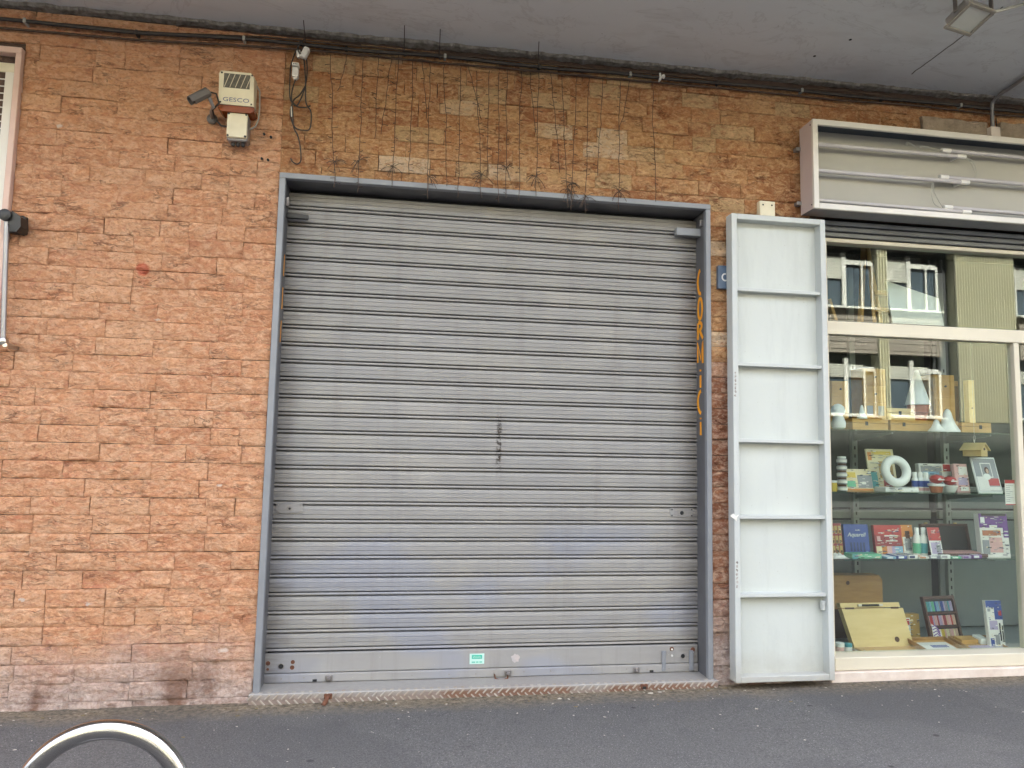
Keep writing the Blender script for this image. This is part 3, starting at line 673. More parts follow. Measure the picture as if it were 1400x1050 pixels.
# icicle light strands
sl = thing('string_lights', 'unlit icicle string lights hanging over the shutter lintel', 'string lights', (.5, -.03, 3.79))
random.seed(31)
S = [(-0.522, 3.77, -0.468, 2.95, 1), (-.42, 3.79, -.47, 3.55, 0), (-0.33, 3.77, -0.33, 2.93, 1), (-0.24, 3.8, -0.24, 3.27, 0), (-0.12, 3.81, -0.13, 2.98, 1), (-.16, 3.8, -.21, 3.3, 0), (-0.03, 3.8, -0.03, 3.06, 0), (0.07, 3.78, 0.08, 2.92, 1), (.02, 3.8, .07, 3.4, 0), (0.16, 3.78, 0.2, 3.01, 0),
     (0.26, 3.77, 0.27, 2.94, 0), (.31, 3.78, .40, 3.45, 0), (0.36, 3.76, 0.41, 2.95, 1), (0.44, 3.77, 0.44, 3.09, 0), (0.5, 3.77, 0.51, 2.93, 0), (0.55, 3.8, 0.56, 2.96, 1), (0.64, 3.8, 0.64, 2.95, 0), (.69, 3.8, .74, 3.4, 0), (0.75, 3.81, 0.75, 2.99, 1), (0.83, 3.79, 0.90, 3.15, 0), (0.9, 3.8, 0.95, 2.93, 1), (1.0, 3.8, 0.97, 2.91, 1),
     (1.08, 3.8, 1.06, 2.90, 1), (1.17, 3.8, 1.14, 3.15, 0), (1.28, 3.8, 1.28, 2.93, 1), (1.35, 3.81, 1.28, 3.45, 0), (1.5, 3.8, 1.52, 3.01, 0)]
def strand(x0, z0, x1, z1, tuft):
    mb = MB(); n = max(10, int((z0 - z1) / .03)); pts = []
    for i in range(n + 1):
        t = i / n
        pts.append((x0 + (x1 - x0) * t + .010 * noise.noise(Vector((x0 * 9, t * 5, 0))) * (t > 0) + .004 * noise.noise(Vector((x0 * 9, t * 20, 4))), -.030 + .008 * noise.noise(Vector((x0 * 7, t * 6, 8))), z0 + (z1 - z0) * t))
    mb.tube(pts, .0020, 5)
    for i in range(2, n):
        if random.random() < .55:
            p = Vector(pts[i]); a = random.choice((-1, 1)); L = random.uniform(.010, .036)
            mb.tube([p, p + Vector((a * L, random.uniform(-.012, .004), random.uniform(-.014, .010)))], [.0016, .0022], 4)
    if tuft:
        p = Vector(pts[-1]) + Vector((0, 0, .10 + random.uniform(0, .1)))
        for k in range(11):
            d = Vector((random.uniform(-.07, .07), random.uniform(-.02, .005), random.uniform(-.09, .03)))
            mb.tube([p, p + d * .6 + Vector((0, 0, .01)), p + d], [.0017, .0017, .002], 4)
    return mb
for s_ in S: strand(*s_).build('strand', MATS['wire_brown'], sl)
mb = MB(); mb.tube([(-.56 + 2.12 * k / 40, -.034, sz(-.56 + 2.12 * k / 40) - .125 + .006 * math.sin(k * 1.3)) for k in range(41)], .004, 6); mb.build('feed_wire', MATS['wire_brown'], sl)
mb = MB(); mb.tube([(1.545, -.04, 3.86), (1.548, -.045, 3.83), (1.535, -.05, 3.80)], [.007, .009, .006], 8); mb.lathe([(.006, -.012), (.012, 0), (.008, .012)], (1.565, -.05, 3.835), 'z', 10); mb.build('plug', MATS['white_plastic'], sl)
pm('frayed_tip', (.6, .58, .52), None, 5, .6)
for i, (xb, xt, zt, lab) in enumerate(((-.672, -.658, 3.852, 'thin black wire spike standing out above the plug adapters'), (-.086, -.086, 3.887, 'thin black wire spike over the first bare strands of the lights'), (.128, .123, 3.888, 'thin black wire spike second along from the plug adapters'), (.748, .716, 3.876, 'thin black wire spike over the middle of the shutter lintel'))):
    o = thing('wire_spike', lab, 'wire', (xb, -.04, 3.81), 'wire spikes along the cable run')
    mb = MB(); mb.tube([(xb, -.03, 3.815), (xb * .6 + xt * .4, -.10, 3.832 + .4 * (zt - 3.84)), (xt, -.22, zt)], [.0034, .003, .0026], 6); mb.build('wire', MATS['wire_black'], o)
    mb = MB(); mb.tube([(xb, -.035, 3.805), (xb + .012, -.05, 3.80), (xb, -.055, 3.815)], .003, 5); mb.build('twist', MATS['wire_black'], o)

# ------------------------------------------------------------------ shuttered window at the left edge and awning arm
wl = thing('louvred_window', 'white louvred window shutter in a pink painted frame', 'window', (-2.8, 0, 1.0))
X1 = -2.213
for (a, b, c, d) in ((X1 - .032, X1, 1.0, 3.595), (-3.40, -3.368, 1.0, 3.595)):
    mb = MB(); mb.box(a, b, -.03, .05, c, d, .003); mb.build('frame_post', MATS['window_pink'], wl)
mb = MB(); mb.box(-3.40, X1, -.032, .05, 3.595, 3.63, .003); mb.build('frame_head', MATS['window_pink'], wl)
mb = MB(); mb.box(-3.40, X1, -.06, .05, .96, 1.0, .003); mb.build('sill', MATS['sill_stone'], wl)
mb = MB(); mb.box(-3.37, X1 - .03, .20, .22, 1.0, 3.6); mb.build('dark_inside', MATS['dark_gap'], wl)
mb = MB(); mb.box(X1 - .10, X1 - .034, .015, .055, 1.0, 3.53, .003); mb.build('shutter_stile', MATS['window_white'], wl)
mb = MB(); mb.box(-3.36, X1 - .034, .013, .053, 3.50, 3.555, .003); mb.build('shutter_rail', MATS['cream_plastic'], wl)
lv = MB(); lv.box(-3.3, X1 - .09, -.028, .028, -.003, .003, 0, Matrix.Translation((0, .04, 3.475)) @ Matrix.Rotation(R(38), 4, 'X'))
l0 = lv.build('louvre', MATS['window_white'], wl)
for k in range(1, 60): copy_obj(l0, wl, (0, 0, -.0415 * k))
aw = thing('awning_arm', 'steel awning arm with a black pivot beside the louvred window', 'awning arm', (-2.15, 0, 1.92))
mb = MB(); mb.box(-2.205, -2.12, -.035, .012, 2.56, 2.66, .006); mb.prism([(-2.15, 2.66), (-2.105, 2.63), (-2.10, 2.575), (-2.12, 2.545), (-2.165, 2.59)], -.11, -.03, 'y'); mb.build('wall_bracket', MATS['black_plastic'], aw)
mb = MB(); mb.lathe([(.02, -.13), (.032, -.125), (.032, -.075), (.02, -.07)], (-2.178, 0, 2.632), 'y', 16); mb.build('pivot', MATS['black_plastic'], aw, True)
mb = MB(); mb.tube([(-2.176, -.10, 2.60), (-2.142, -.10, 1.95)], .0125, 12); mb.build('rod', MATS['bracket_grey'], aw, True)
mb = MB(); mb.lathe([(.012, -.125), (.02, -.12), (.02, -.085), (.012, -.08)], (-2.138, 0, 1.945), 'y', 14); mb.lathe([(.012, -.12), (.016, -.09), (.012, .0)], (-2.122, 0, 1.925), 'y', 12); mb.build('end_joint', MATS['steel_bare'], aw, True)

# ------------------------------------------------------------------ open metal cover door, bracket plate, house number
X0, X1, Z0, Z1, YB, YP = 1.987, 2.627, .070, 2.940, -.048, -.122
dr = thing('metal_cover_door', 'open pale grey metal cover door with six recessed panels', 'door', ((X0 + X1) / 2, YB, Z0))
rl = .036
for (a, b) in ((X0, X0 + rl), (X1 - rl, X1)): mb = MB(); mb.box(a, b, YP, YB, Z0, Z1, .003); mb.build('stile', MATS['panel_grey'], dr)
for (a, b) in ((Z0, Z0 + rl), (Z1 - rl, Z1)): mb = MB(); mb.box(X0 + rl, X1 - rl, YP + .001, YB, a, b, .003); mb.build('rail', MATS['panel_grey'], dr)
bars = [2.457, 1.983, 1.509, 1.044, .576]
for z in bars: mb = MB(); mb.box(X0 + rl, X1 - rl, YP + .012, YB, z - .011, z + .011, .002); mb.build('cross_bar', MATS['panel_grey'], dr)
ed = [Z1 - rl] + bars + [Z0 + rl]
for a, b in zip(ed, ed[1:]):
    mb = MB(); nx, nz = 8, 8
    v = [(X0 + rl - .004 + (X1 - X0 - 2 * rl + .008) * i / nx, YB - .008 + .003 * noise.noise(Vector((i * .35, a * 5, j * .35))), b + (a - b) * j / nz) for j in range(nz + 1) for i in range(nx + 1)]
    mb.add(v, [(j * (nx + 1) + i, j * (nx + 1) + i + 1, (j + 1) * (nx + 1) + i + 1, (j + 1) * (nx + 1) + i) for j in range(nz) for i in range(nx)])
    mb.build('panel', MATS['panel_face'], dr, True)
mb = MB(); mb.box(X0, X1, YB, YB + .004, Z0, Z1); mb.build('back_sheet', MATS['panel_grey'], dr)
random.seed(3)
for (z, h) in ((1.855, .07), (.705, .07)):
    mb = MB()
    for k in range(7):
        zz = z - h + 2 * h * k / 6
        mb.prism([(X0 + .014 + random.uniform(-.004, .004) + .006 * math.cos(a), zz + random.uniform(.006, .013) * math.sin(a)) for a in (0, 1, 2.1, 3.1, 4.2, 5.2)], YP - .001, YP + .0005, 'y')
    mb.build('chipped_paint', MATS['chipped_metal'], dr)
mb = MB(); mb.prism([(X0 - .03, 1.052), (X0 - .008, 1.066), (X0 + .008, 1.05), (X0 + .03, 1.06), (X0 + .014, 1.042), (X0 + .012, 1.02), (X0 - .004, 1.034)], YP - .006, YP - .001, 'y'); mb.build('tape_scrap', MATS['white_paint'], dr)
mb = MB(); mb.box(2.565, 2.590, -.10, -.075, .48, .535, .003); disc(mb, 2.578, .515, -.10, .006, .004); mb.build('latch', MATS['panel_grey'], dr)
mb = MB(); mb.box(X0 + .05, X0 + .1, YB, .0, Z1 - .35, Z1 - .25); mb.box(X0 + .05, X0 + .1, YB, .0, Z0 + .25, Z0 + .35); mb.build('hinge', MATS['bracket_grey'], dr)
bp = thing('wall_plate', 'small cream plate with two screw holes above the cover door', 'plate', (2.272, 0, 2.99))
mb = MB(); mb.box(2.219, 2.326, -.045, .01, 2.96, 3.065, .003); pl = mb.build('plate', MATS['cream_plastic'], bp)
for x in (2.242, 2.303): mb = MB(); disc(mb, x, 3.038, -.0455, .006, .001, 10); mb.build('screw_hole', MATS['dark_gap'], pl)
hn = thing('house_number_plate', 'blue enamel plate with a pale curved mark half hidden by the cover door', 'plate', (1.985, 0, 2.47))
mb = MB(); mb.box(1.936, 2.06, -.035, -.005, 2.472, 2.622, .002); pl = mb.build('plate', MATS['blue_plate'], hn)
mb = MB(); mb.ribbon(arc(1.982, 2.546, .020, .022, 75, 300, 14), .009, -.0362, 'y', .0012); mb.build('numeral', MATS['white_paint'], pl)

# ------------------------------------------------------------------ sign box with tubes
sg = thing('sign_box', 'open empty sign box holding unlit fluorescent tubes above the shop window', 'sign', (3.6, 0, 2.98))
SX0, SX1, SZ0, SZ1, SY0, SY1 = 2.515, 5.35, 2.989, 3.578, -.186, -.03
mb = MB(); mb.box(SX0, SX0 + .004, SY0 + .002, SY1, SZ0 + .002, SZ1 - .002); mb.build('side_sheet', MATS['sign_side'], sg)
mb = MB(); mb.box(SX1 - .004, SX1, SY0 + .002, SY1, SZ0 + .002, SZ1 - .002); mb.build('side_sheet', MATS['sign_side'], sg)
mb = MB(); mb.box(SX0 + .004, SX1 - .004, SY0 + .002, SY1, SZ1 - .006, SZ1 - .002); pm('sign_top', (.035, .05, .07), None, 3, .5); mb.build('top_sheet', MATS['sign_top'], sg)
mb = MB(); mb.box(SX0 + .004, SX1 - .004, SY0 + .002, SY1, SZ0 + .002, SZ0 + .006); mb.build('bottom_sheet', MATS['roll_shutter'], sg)
mb = MB(); mb.box(SX0 + .004, SX1 - .004, SY1 - .004, SY1, SZ0 + .006, SZ1 - .006); mb.build('back_sheet', MATS['sign_back'], sg)
for (a, b, c, d, n_) in ((SX0 - .001, SX0 + .034, SZ0, SZ1, 'front_frame'), (SX1 - .034, SX1 + .001, SZ0, SZ1, 'front_frame'), (SX0 + .034, SX1 - .034, SZ1 - .036, SZ1 + .001, 'front_frame'), (SX0 + .034, SX1 - .034, SZ0 - .001, SZ0 + .036, 'front_frame')):
    mb = MB(); mb.box(a, b, SY0, SY0 + .022, c, d, .002); mb.build(n_, MATS['white_enamel'], sg)
for z in (SZ0 + .03, SZ1 - .03): mb = MB(); mb.lathe([(.005, 0), (.004, -.003)], (SX0, SY0 + .03, z), 'x', 8); mb.build('screw', MATS['black_plastic'], sg)
for z in (SZ0 + .08, SZ1 - .14): mb = MB(); mb.box(SX0 - .03, SX0, SY1 - .012, SY1 + .03, z - .012, z + .012, .002); mb.build('hanger', MATS['bracket_grey'], sg)
TB = [(2.535, 3.452, 3.654, 3.458), (3.535, 3.490, 5.3, 3.495), (2.535, 3.275, 3.673, 3.279), (3.51, 3.303, 5.3, 3.300), (2.535, 3.075, 3.675, 3.072), (3.532, 3.095, 5.3, 3.09)]
for (a, z0, b, z1) in TB:
    mb = MB(); mb.tube([(a, -.095, z0), (b, -.095, z1)], .0135, 14); tb = mb.build('fluorescent_tube', MATS['tube_white'], sg, True)
    e = b if b < 4 else a; s_ = 1 if b < 4 else -1
    mb = MB(); mb.tube([(e - s_ * .035, -.095, z1 if b < 4 else z0), (e + s_ * .028, -.095, z1 if b < 4 else z0)], .0155, 12); mb.build('end_cap', MATS['socket_white'], tb, True)
    mb = MB(); mb.box(e - s_ * .03 - .006, e - s_ * .03 + .006, -.082, -.034, (z1 if b < 4 else z0) - .012, (z1 if b < 4 else z0) + .02); mb.build('clip', MATS['socket_white'], tb)
for w_ in ([(3.222, -.11, 3.497), (3.232, -.12, 3.512), (3.25, -.12, 3.507), (3.235, -.115, 3.49), (3.225, -.11, 3.50), (3.27, -.11, 3.51), (3.31, -.11, 3.478), (3.33, -.11, 3.476), (3.35, -.1, 3.50), (3.42, -.1, 3.495), (3.51, -.1, 3.486)],
           [(3.33, -.10, 3.50), (3.40, -.10, 3.503), (3.46, -.1, 3.478), (3.51, -.1, 3.486)],
           [(3.69, -.095, 3.455), (3.73, -.09, 3.42), (3.755, -.09, 3.36), (3.757, -.09, 3.31)], [(3.69, -.095, 3.455), (3.745, -.09, 3.43), (3.768, -.09, 3.37), (3.762, -.09, 3.31)],
           [(3.49, -.09, 3.303), (3.45, -.09, 3.29), (3.43, -.09, 3.25), (3.425, -.09, 3.19), (3.44, -.09, 3.12), (3.49, -.09, 3.093)], [(3.44, -.09, 3.27), (3.445, -.09, 3.2), (3.475, -.09, 3.14), (3.505, -.09, 3.095)], [(3.50, -.095, 3.305), (3.55, -.08, 3.325), (3.60, -.08, 3.315)]):
    mb = MB(); mb.tube(wob(w_, 0), .0026, 6); mb.build('wire', MATS['wire_grey'], sg, True)
# conduit feeding the sign
cd = thing('conduit_pipe', 'bent grey conduit pipe dropping from the soffit behind the sign box', 'pipe', (3.96, -.02, 3.6))
mb = MB(); mb.tube(wob([(3.75, -1.55, sz(3.8) - .02), (3.945, -.32, sz(3.9) - .02), (3.962, -.13, sz(3.9) - .02), (3.962, -.05, sz(3.9) - .045), (3.962, -.035, 3.85), (3.962, -.035, 3.70)], 0, 5), .0125, 10); mb.build('pipe', MATS['bracket_grey'], cd, True)
mb = MB(); mb.box(3.925, 4.00, -.06, .0, 3.63, 3.715, .003); mb.build('box', MATS['sill_stone'], cd)
mb = MB(); mb.tube([(4.005, -.02, 3.80), (4.007, -.02, 3.72)], .004, 6); mb.build('lead', MATS['wire_black'], cd)
# exposed render patches above the sign
rp = thing('bare_render_patch', 'patches of bare beige stone render above the sign box', 'render', (3.8, 0, 3.6))
random.seed(8)
for (a, b, c, d) in ((3.43, 3.93, 3.60, 3.755), (4.03, 4.4, 3.60, 3.77)):
    mb = MB(); n = 22; poly = []
    per = [(a + (b - a) * k / 10, c) for k in range(10)] + [(b, c + (d - c) * k / 4) for k in range(4)] + [(b - (b - a) * k / 10, d) for k in range(10)] + [(a, d - (d - c) * k / 4) for k in range(4)]
    mb.prism([(x + random.uniform(-.006, .006), z + random.uniform(-.006, .006)) for x, z in per], -.026, .0, 'y'); mb.build('render_patch', MATS['raw_stone'], rp)
# floodlight
fl = thing('floodlight', 'grey square floodlight hung on a bracket under the soffit', 'lamp', (2.9, -1.06, 3.91))
Mf = Matrix.Translation((2.90, -1.03, 3.765)) @ Matrix.Rotation(R(12), 4, 'Z') @ Matrix.Rotation(R(-20), 4, 'X')
mb = MB(); mb.box(-.085, .085, -.07, .07, -.002, .05, .01, Mf); mb.box(-.06, .06, -.05, .05, .05, .075, .01, Mf); mb.build('housing', MATS['bracket_grey'], fl)
mb = MB()
for (a, b, c, d) in ((-.098, .098, -.082, -.062), (-.098, .098, .062, .082), (-.098, -.078, -.062, .062), (.078, .098, -.062, .062)): mb.box(a, b, c, d, -.016, -.002, .003, Mf)
pm('lamp_bezel', (.27, .25, .21), (.20, .185, .155), 6, .5); mb.build('bezel', MATS['lamp_bezel'], fl)
mb = MB(); mb.box(-.078, .078, -.062, .062, -.008, -.003, 0, Mf); pm('lamp_glass', (.55, .58, .54), None, 4, .12); mb.build('lens', MATS['lamp_glass'], fl)
mb = MB(); zc = sz(2.9)
mb.box(2.79, 3.01, -1.075, -1.045, zc - .006, zc + .001); mb.box(2.79, 2.796, -1.072, -1.048, 3.77, zc); mb.box(3.004, 3.01, -1.072, -1.048, 3.77, zc); mb.build('bracket', MATS['camera_grey'], fl)
mb = MB(); mb.tube([(2.99, -1.02, 3.80), (3.3, -1.0, sz(3.3) - .02), (4.8, -.95, sz(4.8) - .02)], .009, 8); mb.build('cable', MATS['wire_grey'], fl, True)

# ------------------------------------------------------------------ shop window
sw = thing('shop_window', 'large shop window in cream metal framing full of art supplies', 'window', (3.9, 0, .02))
mb = MB(); mb.box(2.66, 5.6, -.035, .30, -.1, .086, .004); mb.build('stone_sill', MATS['sill_stone'], sw)
mb = MB(); mb.box(2.70, 5.55, -.01, .13, .089, .168, .004); mb.build('bottom_rail', MATS['cream_aluminium'], sw)
mb = MB(); mb.box(2.68, 2.745, .05, .14, .168, 2.86, .003); mb.build('jamb', MATS['cream_aluminium'], sw)
mb = MB(); mb.box(5.47, 5.55, .05, .14, .168, 2.86, .003); mb.build('jamb', MATS['cream_aluminium'], sw)
mb = MB(); mb.box(2.745, 5.47, .065, .14, 2.232, 2.320, .003); mb.build('transom', MATS['cream_aluminium'], sw)
mb = MB(); mb.box(4.150, 4.192, .07, .135, .168, 2.232, .003); mb.build('mullion', MATS['cream_aluminium'], sw)
mb = MB(); mb.box(2.70, 5.55, .06, .14, 2.858, 2.885, .003); mb.build('head_rail', MATS['cream_aluminium'], sw)
for k, (z, y) in enumerate(((2.895, .055), (2.93, .04), (2.966, .03))):
    mb = MB(); mb.box(2.70, 5.6, y, .14, z, z + .028, .004); mb.build('rolled_shutter_slat', MATS['roll_shutter'], sw)
mb = MB(); mb.box(2.70, 5.6, .10, .16, 2.885, 3.04); mb.build('shutter_box', MATS['dark_gap'], sw)
mb = MB(); mb.box(2.745, 5.47, .100, .107, 2.320, 2.858); mb.build('pane', MATS['shop_glass'], sw)
mb = MB(); mb.box(2.745, 4.150, .100, .107, .168, 2.232); mb.build('pane', MATS['shop_glass'], sw)
mb = MB(); mb.box(4.192, 5.47, .100, .107, .168, 2.232); mb.build('pane', MATS['shop_glass'], sw)
pm('cabinet_grey', (.19, .205, .205), (.155, .17, .17), 2, .45, .1); pm('cabinet_rail', (.27, .29, .275), (.23, .25, .24), 2, .4, .2)
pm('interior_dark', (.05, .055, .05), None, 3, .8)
dc = thing('display_case', 'grey panelled display case behind the shop glass', 'display case', (4.0, .5, .1))
mb = MB(); mb.box(2.74, 5.55, .135, 1.02, .086, .110); mb.build('floor_board', MATS['cabinet_rail'], dc)
mb = MB(); mb.box(2.72, 2.74, .142, 1.02, .086, 3.05); mb.build('side_wall', MATS['cabinet_grey'], dc)
mb = MB(); mb.box(5.55, 5.57, .142, 1.02, .086, 3.05); mb.build('side_wall', MATS['cabinet_grey'], dc)
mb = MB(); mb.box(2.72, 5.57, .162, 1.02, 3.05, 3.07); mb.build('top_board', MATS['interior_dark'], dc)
mb = MB(); mb.box(2.74, 5.55, 1.0, 1.02, .11, 3.05); mb.build('back_wall', MATS['dark_gap'], dc)
for (a, b) in ((2.75, 3.02), (3.06, 4.10), (4.17, 4.24), (4.28, 5.5)):
    for (c, d, n_) in ((.12, .935, 'back_panel'), (1.03, 1.20, 'back_panel'), (1.23, 3.04, 'back_panel')):
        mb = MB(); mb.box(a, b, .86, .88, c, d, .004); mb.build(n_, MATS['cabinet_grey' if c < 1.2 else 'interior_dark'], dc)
    mb = MB(); mb.box(a, b, .845, .875, .95, 1.015, .003); mb.build('back_rail', MATS['cabinet_rail'], dc)
for x in (3.405, 4.188, 5.0):
    mb = MB(); mb.box(x - .024, x + .024, .765, .80, .11, 2.9, .002); up = mb.build('upright', MATS['cabinet_rail'], dc)
    sm = MB(); sm.box(x - .0055, x + .0055, .7635, .7648, .30, .325); s0 = sm.build('slot', MATS['dark_gap'], up)
    for k in range(1, 30): copy_obj(s0, up, (0, 0, .062 * k))
for z in (1.612, 1.180, .725):
    for (a, b) in ((2.75, 4.34), (4.36, 5.5)):
        if z < 1.7:
            mb = MB(); mb.box(a, b, .30, .74, z - .010, z); mb.build('glass_shelf', MATS['shelf_glass'], dc)
    for x in (3.405, 4.188):
        mb = MB(); mb.prism([(.765, z - .012), (.34, z - .012), (.34, z - .022), (.765, z - .07)], x - .006, x + .006, 'x'); mb.build('bracket', MATS['cabinet_rail'], dc)
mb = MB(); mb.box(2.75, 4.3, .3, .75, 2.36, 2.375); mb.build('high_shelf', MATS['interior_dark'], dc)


# ------------------------------------------------------------------ goods on display
for n_, c_ in dict(foam=(.82, .84, .80), paper=(.78, .77, .72), red=(.48, .05, .05), crimson=(.33, .05, .06), blue=(.05, .09, .32), navy=(.03, .05, .14), sky=(.25, .45, .62), green=(.15, .48, .30),
                   teal=(.10, .35, .38), yellow=(.66, .48, .08), orange=(.65, .25, .06), cream=(.75, .66, .42), purple=(.16, .06, .28), lilac=(.45, .38, .55), black=(.02, .02, .022), grey=(.30, .31, .33),
                   terracotta=(.45, .16, .08), gold=(.50, .36, .12), pink=(.70, .42, .40), skin=(.60, .42, .32), brown=(.10, .045, .03), kraft=(.40, .25, .08)).items():
    pm('card_' + n_, c_, tuple(x * .88 for x in c_), 12, .45)
def wood(name, c1, c2, sc):
    t = NT(name); wv = t.noise(sc, 5, .6, t.pos((1, 6, 6)), .6); f = t.noise(sc * 9, 4, .6, t.pos((.3, 8, 8)))
    c = t.mix(t.ramp(wv, [(.35, 0.), (.65, 1.)]), c1, c2); c = t.mix(t.math('MULTIPLY', f, .25), c, tuple(x * .6 for x in c2)); t.fin(c, .45, 0, None)
wood('wood_pine', (.62, .38, .13), (.52, .29, .085), 3); wood('wood_pale', (.76, .58, .28), (.68, .50, .22), 2.5); wood('wood_mid', (.42, .24, .09), (.34, .18, .065), 4); wood('wood_dark', (.085, .028, .018), (.05, .018, .012), 6)
def C(n): return MATS.get('card_' + n) or MATS[n]
def frameM(x, y, z, tilt=0, yaw=0, roll=0): return Matrix.Translation((x, y, z)) @ Matrix.Rotation(R(yaw), 4, 'Z') @ Matrix.Rotation(R(-tilt), 4, 'X') @ Matrix.Rotation(R(roll), 4, 'Y')
def prints(parent, M, wd, h, pr):
    by = {}
    for i, (u0, u1, v0, v1, m) in enumerate(pr):
        by.setdefault(m, MB()).box(-wd / 2 + u0 * wd, -wd / 2 + u1 * wd, -.0012 - .0003 * i, -.0002, v0 * h, v1 * h, 0, M)
    for m, mb in by.items(): mb.build('print', C(m), parent)
def pack(name, label, cat, x0, x1, z0, z1, y, dep, mat, pr=(), tilt=0, yaw=0, group=None, b=.002, part='carton', clutter=1):
    wd, h = x1 - x0, z1 - z0; M = frameM((x0 + x1) / 2, y, z0, tilt, yaw)
    t = thing(name, label, cat, ((x0 + x1) / 2, y, z0), group)
    mb = MB(); mb.box(-wd / 2, wd / 2, 0, dep, 0, h, b, M); bd = mb.build(part, C(mat), t); prints(bd, M, wd, h, pr)
    rg = random.Random(label); by = {}
    for k in range(int(clutter * (5 + 900 * wd * h))):
        u, v = rg.uniform(.05, .9), rg.uniform(.05, .95); m_ = rg.choice(('paper', 'black', 'grey', 'cream', 'navy')); L_ = rg.uniform(.03, .16)
        by.setdefault(m_, MB()).box(-wd / 2 + u * wd, -wd / 2 + min(.97, u + L_) * wd, -.0062 - .0001 * k * .1, -.0040, v * h, v * h + rg.uniform(.0025, .006), 0, M)
    for m_, mb in by.items(): mb.build('small_print', C(m_), bd)
    return t, bd, M
SA, SBz, SC, SF = 1.613, 1.181, .726, .111
# --- top glass shelf
t = thing('foam_figure', 'white foam snowman figure of two balls at the shelf end', 'figure', (3.02, .38, SA))
mb = MB(); mb.lathe([(.030, 0), (.045, .012), (.048, .045), (.036, .085), (.028, .095)], (3.02, .38, SA), 'z', 20); mb.build('body', C('foam'), t, True)
mb = MB(); mb.lathe([(.02, .088), (.043, .108), (.047, .130), (.040, .158), (.020, .176), (.004, .180)], (3.018, .38, SA), 'z', 20); mb.build('head', C('foam'), t, True)
def chest(name, label, x0, x1, z0, z1, y, rows, mat='wood_pine', doors=False):
    t = thing(name, label, 'cabinet', ((x0 + x1) / 2, y, z0)); mb = MB(); mb.box(x0, x1, y, y + .14, z0, z1, .002); bd = mb.build('carcass', MATS[mat], t); h = (z1 - z0) / rows
    for k in range(rows):
        if doors and k == 0:
            for (a, b) in ((x0 + .006, (x0 + x1) / 2 - .002), ((x0 + x1) / 2 + .002, x1 - .006)):
                mb = MB(); mb.box(a, b, y - .006, y, z0 + .006, z0 + h - .004, .001); d = mb.build('door', MATS[mat], t)
                mb = MB(); mb.box(a + .018, b - .018, y - .0075, y - .006, z0 + .03, z0 + h - .025); mb.build('pane', C('grey'), d)
        else:
            mb = MB(); mb.box(x0 + .006, x1 - .006, y - .006, y, z0 + k * h + .004, z0 + (k + 1) * h - .004, .001); d = mb.build('drawer', MATS[mat], t)
            mb = MB(); mb.lathe([(.004, 0), (.008, -.012), (.004, -.016)], ((x0 + x1) / 2, y - .006, z0 + (k + .5) * h), 'y', 10); mb.build('knob', C('black'), d)
    return t
def clasp_box(label, x0, x1, z0, z1, y, cl, mat='wood_pine'):
    t = thing('wooden_box', label, 'box', ((x0 + x1) / 2, y, z0)); mb = MB(); zm = z0 + (z1 - z0) * .62
    mb.box(x0, x1, y, y + .16, z0, zm - .001, .0015); mb.build('base', MATS[mat], t)
    mb = MB(); mb.box(x0, x1, y, y + .16, zm + .001, z1, .0015); mb.build('lid', MATS[mat], t)
    for c_ in cl:
        mb = MB(); mb.box(c_ - .011, c_ + .011, y - .004, y, zm - .016, zm + .012, .001); mb.build('clasp', C('black'), t)
clasp_box('flat pine box with one black clasp below the double door cabinet', 3.155, 3.435, SA, 1.695, .42, (3.265,))
clasp_box('long flat pine box with two black clasps under the foam lampshade cone', 3.455, 4.0, SA, 1.695, .42, (3.56, 3.86))
clasp_box('small pine box with black clasp stacked on the long pine box', 3.478, 3.70, 1.6955, 1.782, .47, (3.57,), 'wood_pale')
clasp_box('flat pine box at the end beside the tall pine post', 4.045, 4.29, SA, 1.690, .44, (4.2,))
chest('small_cabinet', 'small pine chest of three drawers behind the foam snowman', 3.075, 3.215, SA, 1.975, .55, 3)
chest('small_cabinet', 'pine cabinet with drawers above two glazed doors', 3.300, 3.484, 1.696, 2.071, .50, 3, 'wood_pine', True)
chest('small_cabinet', 'pine cabinet with a single panel door beside the foam cone', 3.876, 4.05, 1.6955, 2.045, .50, 2)
t = thing('wooden_tray', 'brown wooden tray standing upright against the pine post', 'tray', (4.09, .6, SA)); mb = MB(); mb.box(4.055, 4.135, .56, .70, SA, 2.01, .003); mb.build('board', MATS['wood_mid'], t)
mb = MB(); mb.box(4.065, 4.125, .552, .56, 1.66, 1.97, .002); mb.build('inset', MATS['wood_dark'], t)
t = thing('pine_post', 'tall narrow pine post box standing on the top shelf', 'post', (4.165, .5, SA)); mb = MB(); mb.box(4.14, 4.19, .47, .52, SA, 2.01, .003); mb.build('post', MATS['wood_pale'], t)
mb = MB(); disc(mb, 4.165, 1.80, .47, .006, .003); mb.build('peg', C('brown'), t)
t = thing('foam_cone', 'tall white foam cone standing in a wooden pot', 'cone', (3.74, .47, 1.6955)); mb = MB(); mb.lathe([(.088, .118), (.084, .122), (.012, .375), (.003, .38)], (3.74, .50, 1.6955), 'z', 24); mb.build('cone', C('foam'), t, True)
t = thing('wooden_pot', 'ribbed light brown pot under the tall foam cone', 'pot', (3.74, .50, 1.6955)); mb = MB(); mb.lathe([(.052, 0), (.056, .004), (.064, .058), (.080, .06), (.080, .066), (.068, .068), (.074, .115), (.066, .117), (.05, .06)], (3.74, .50, 1.6955), 'z', 20); mb.build('pot', C('terracotta'), t, True)
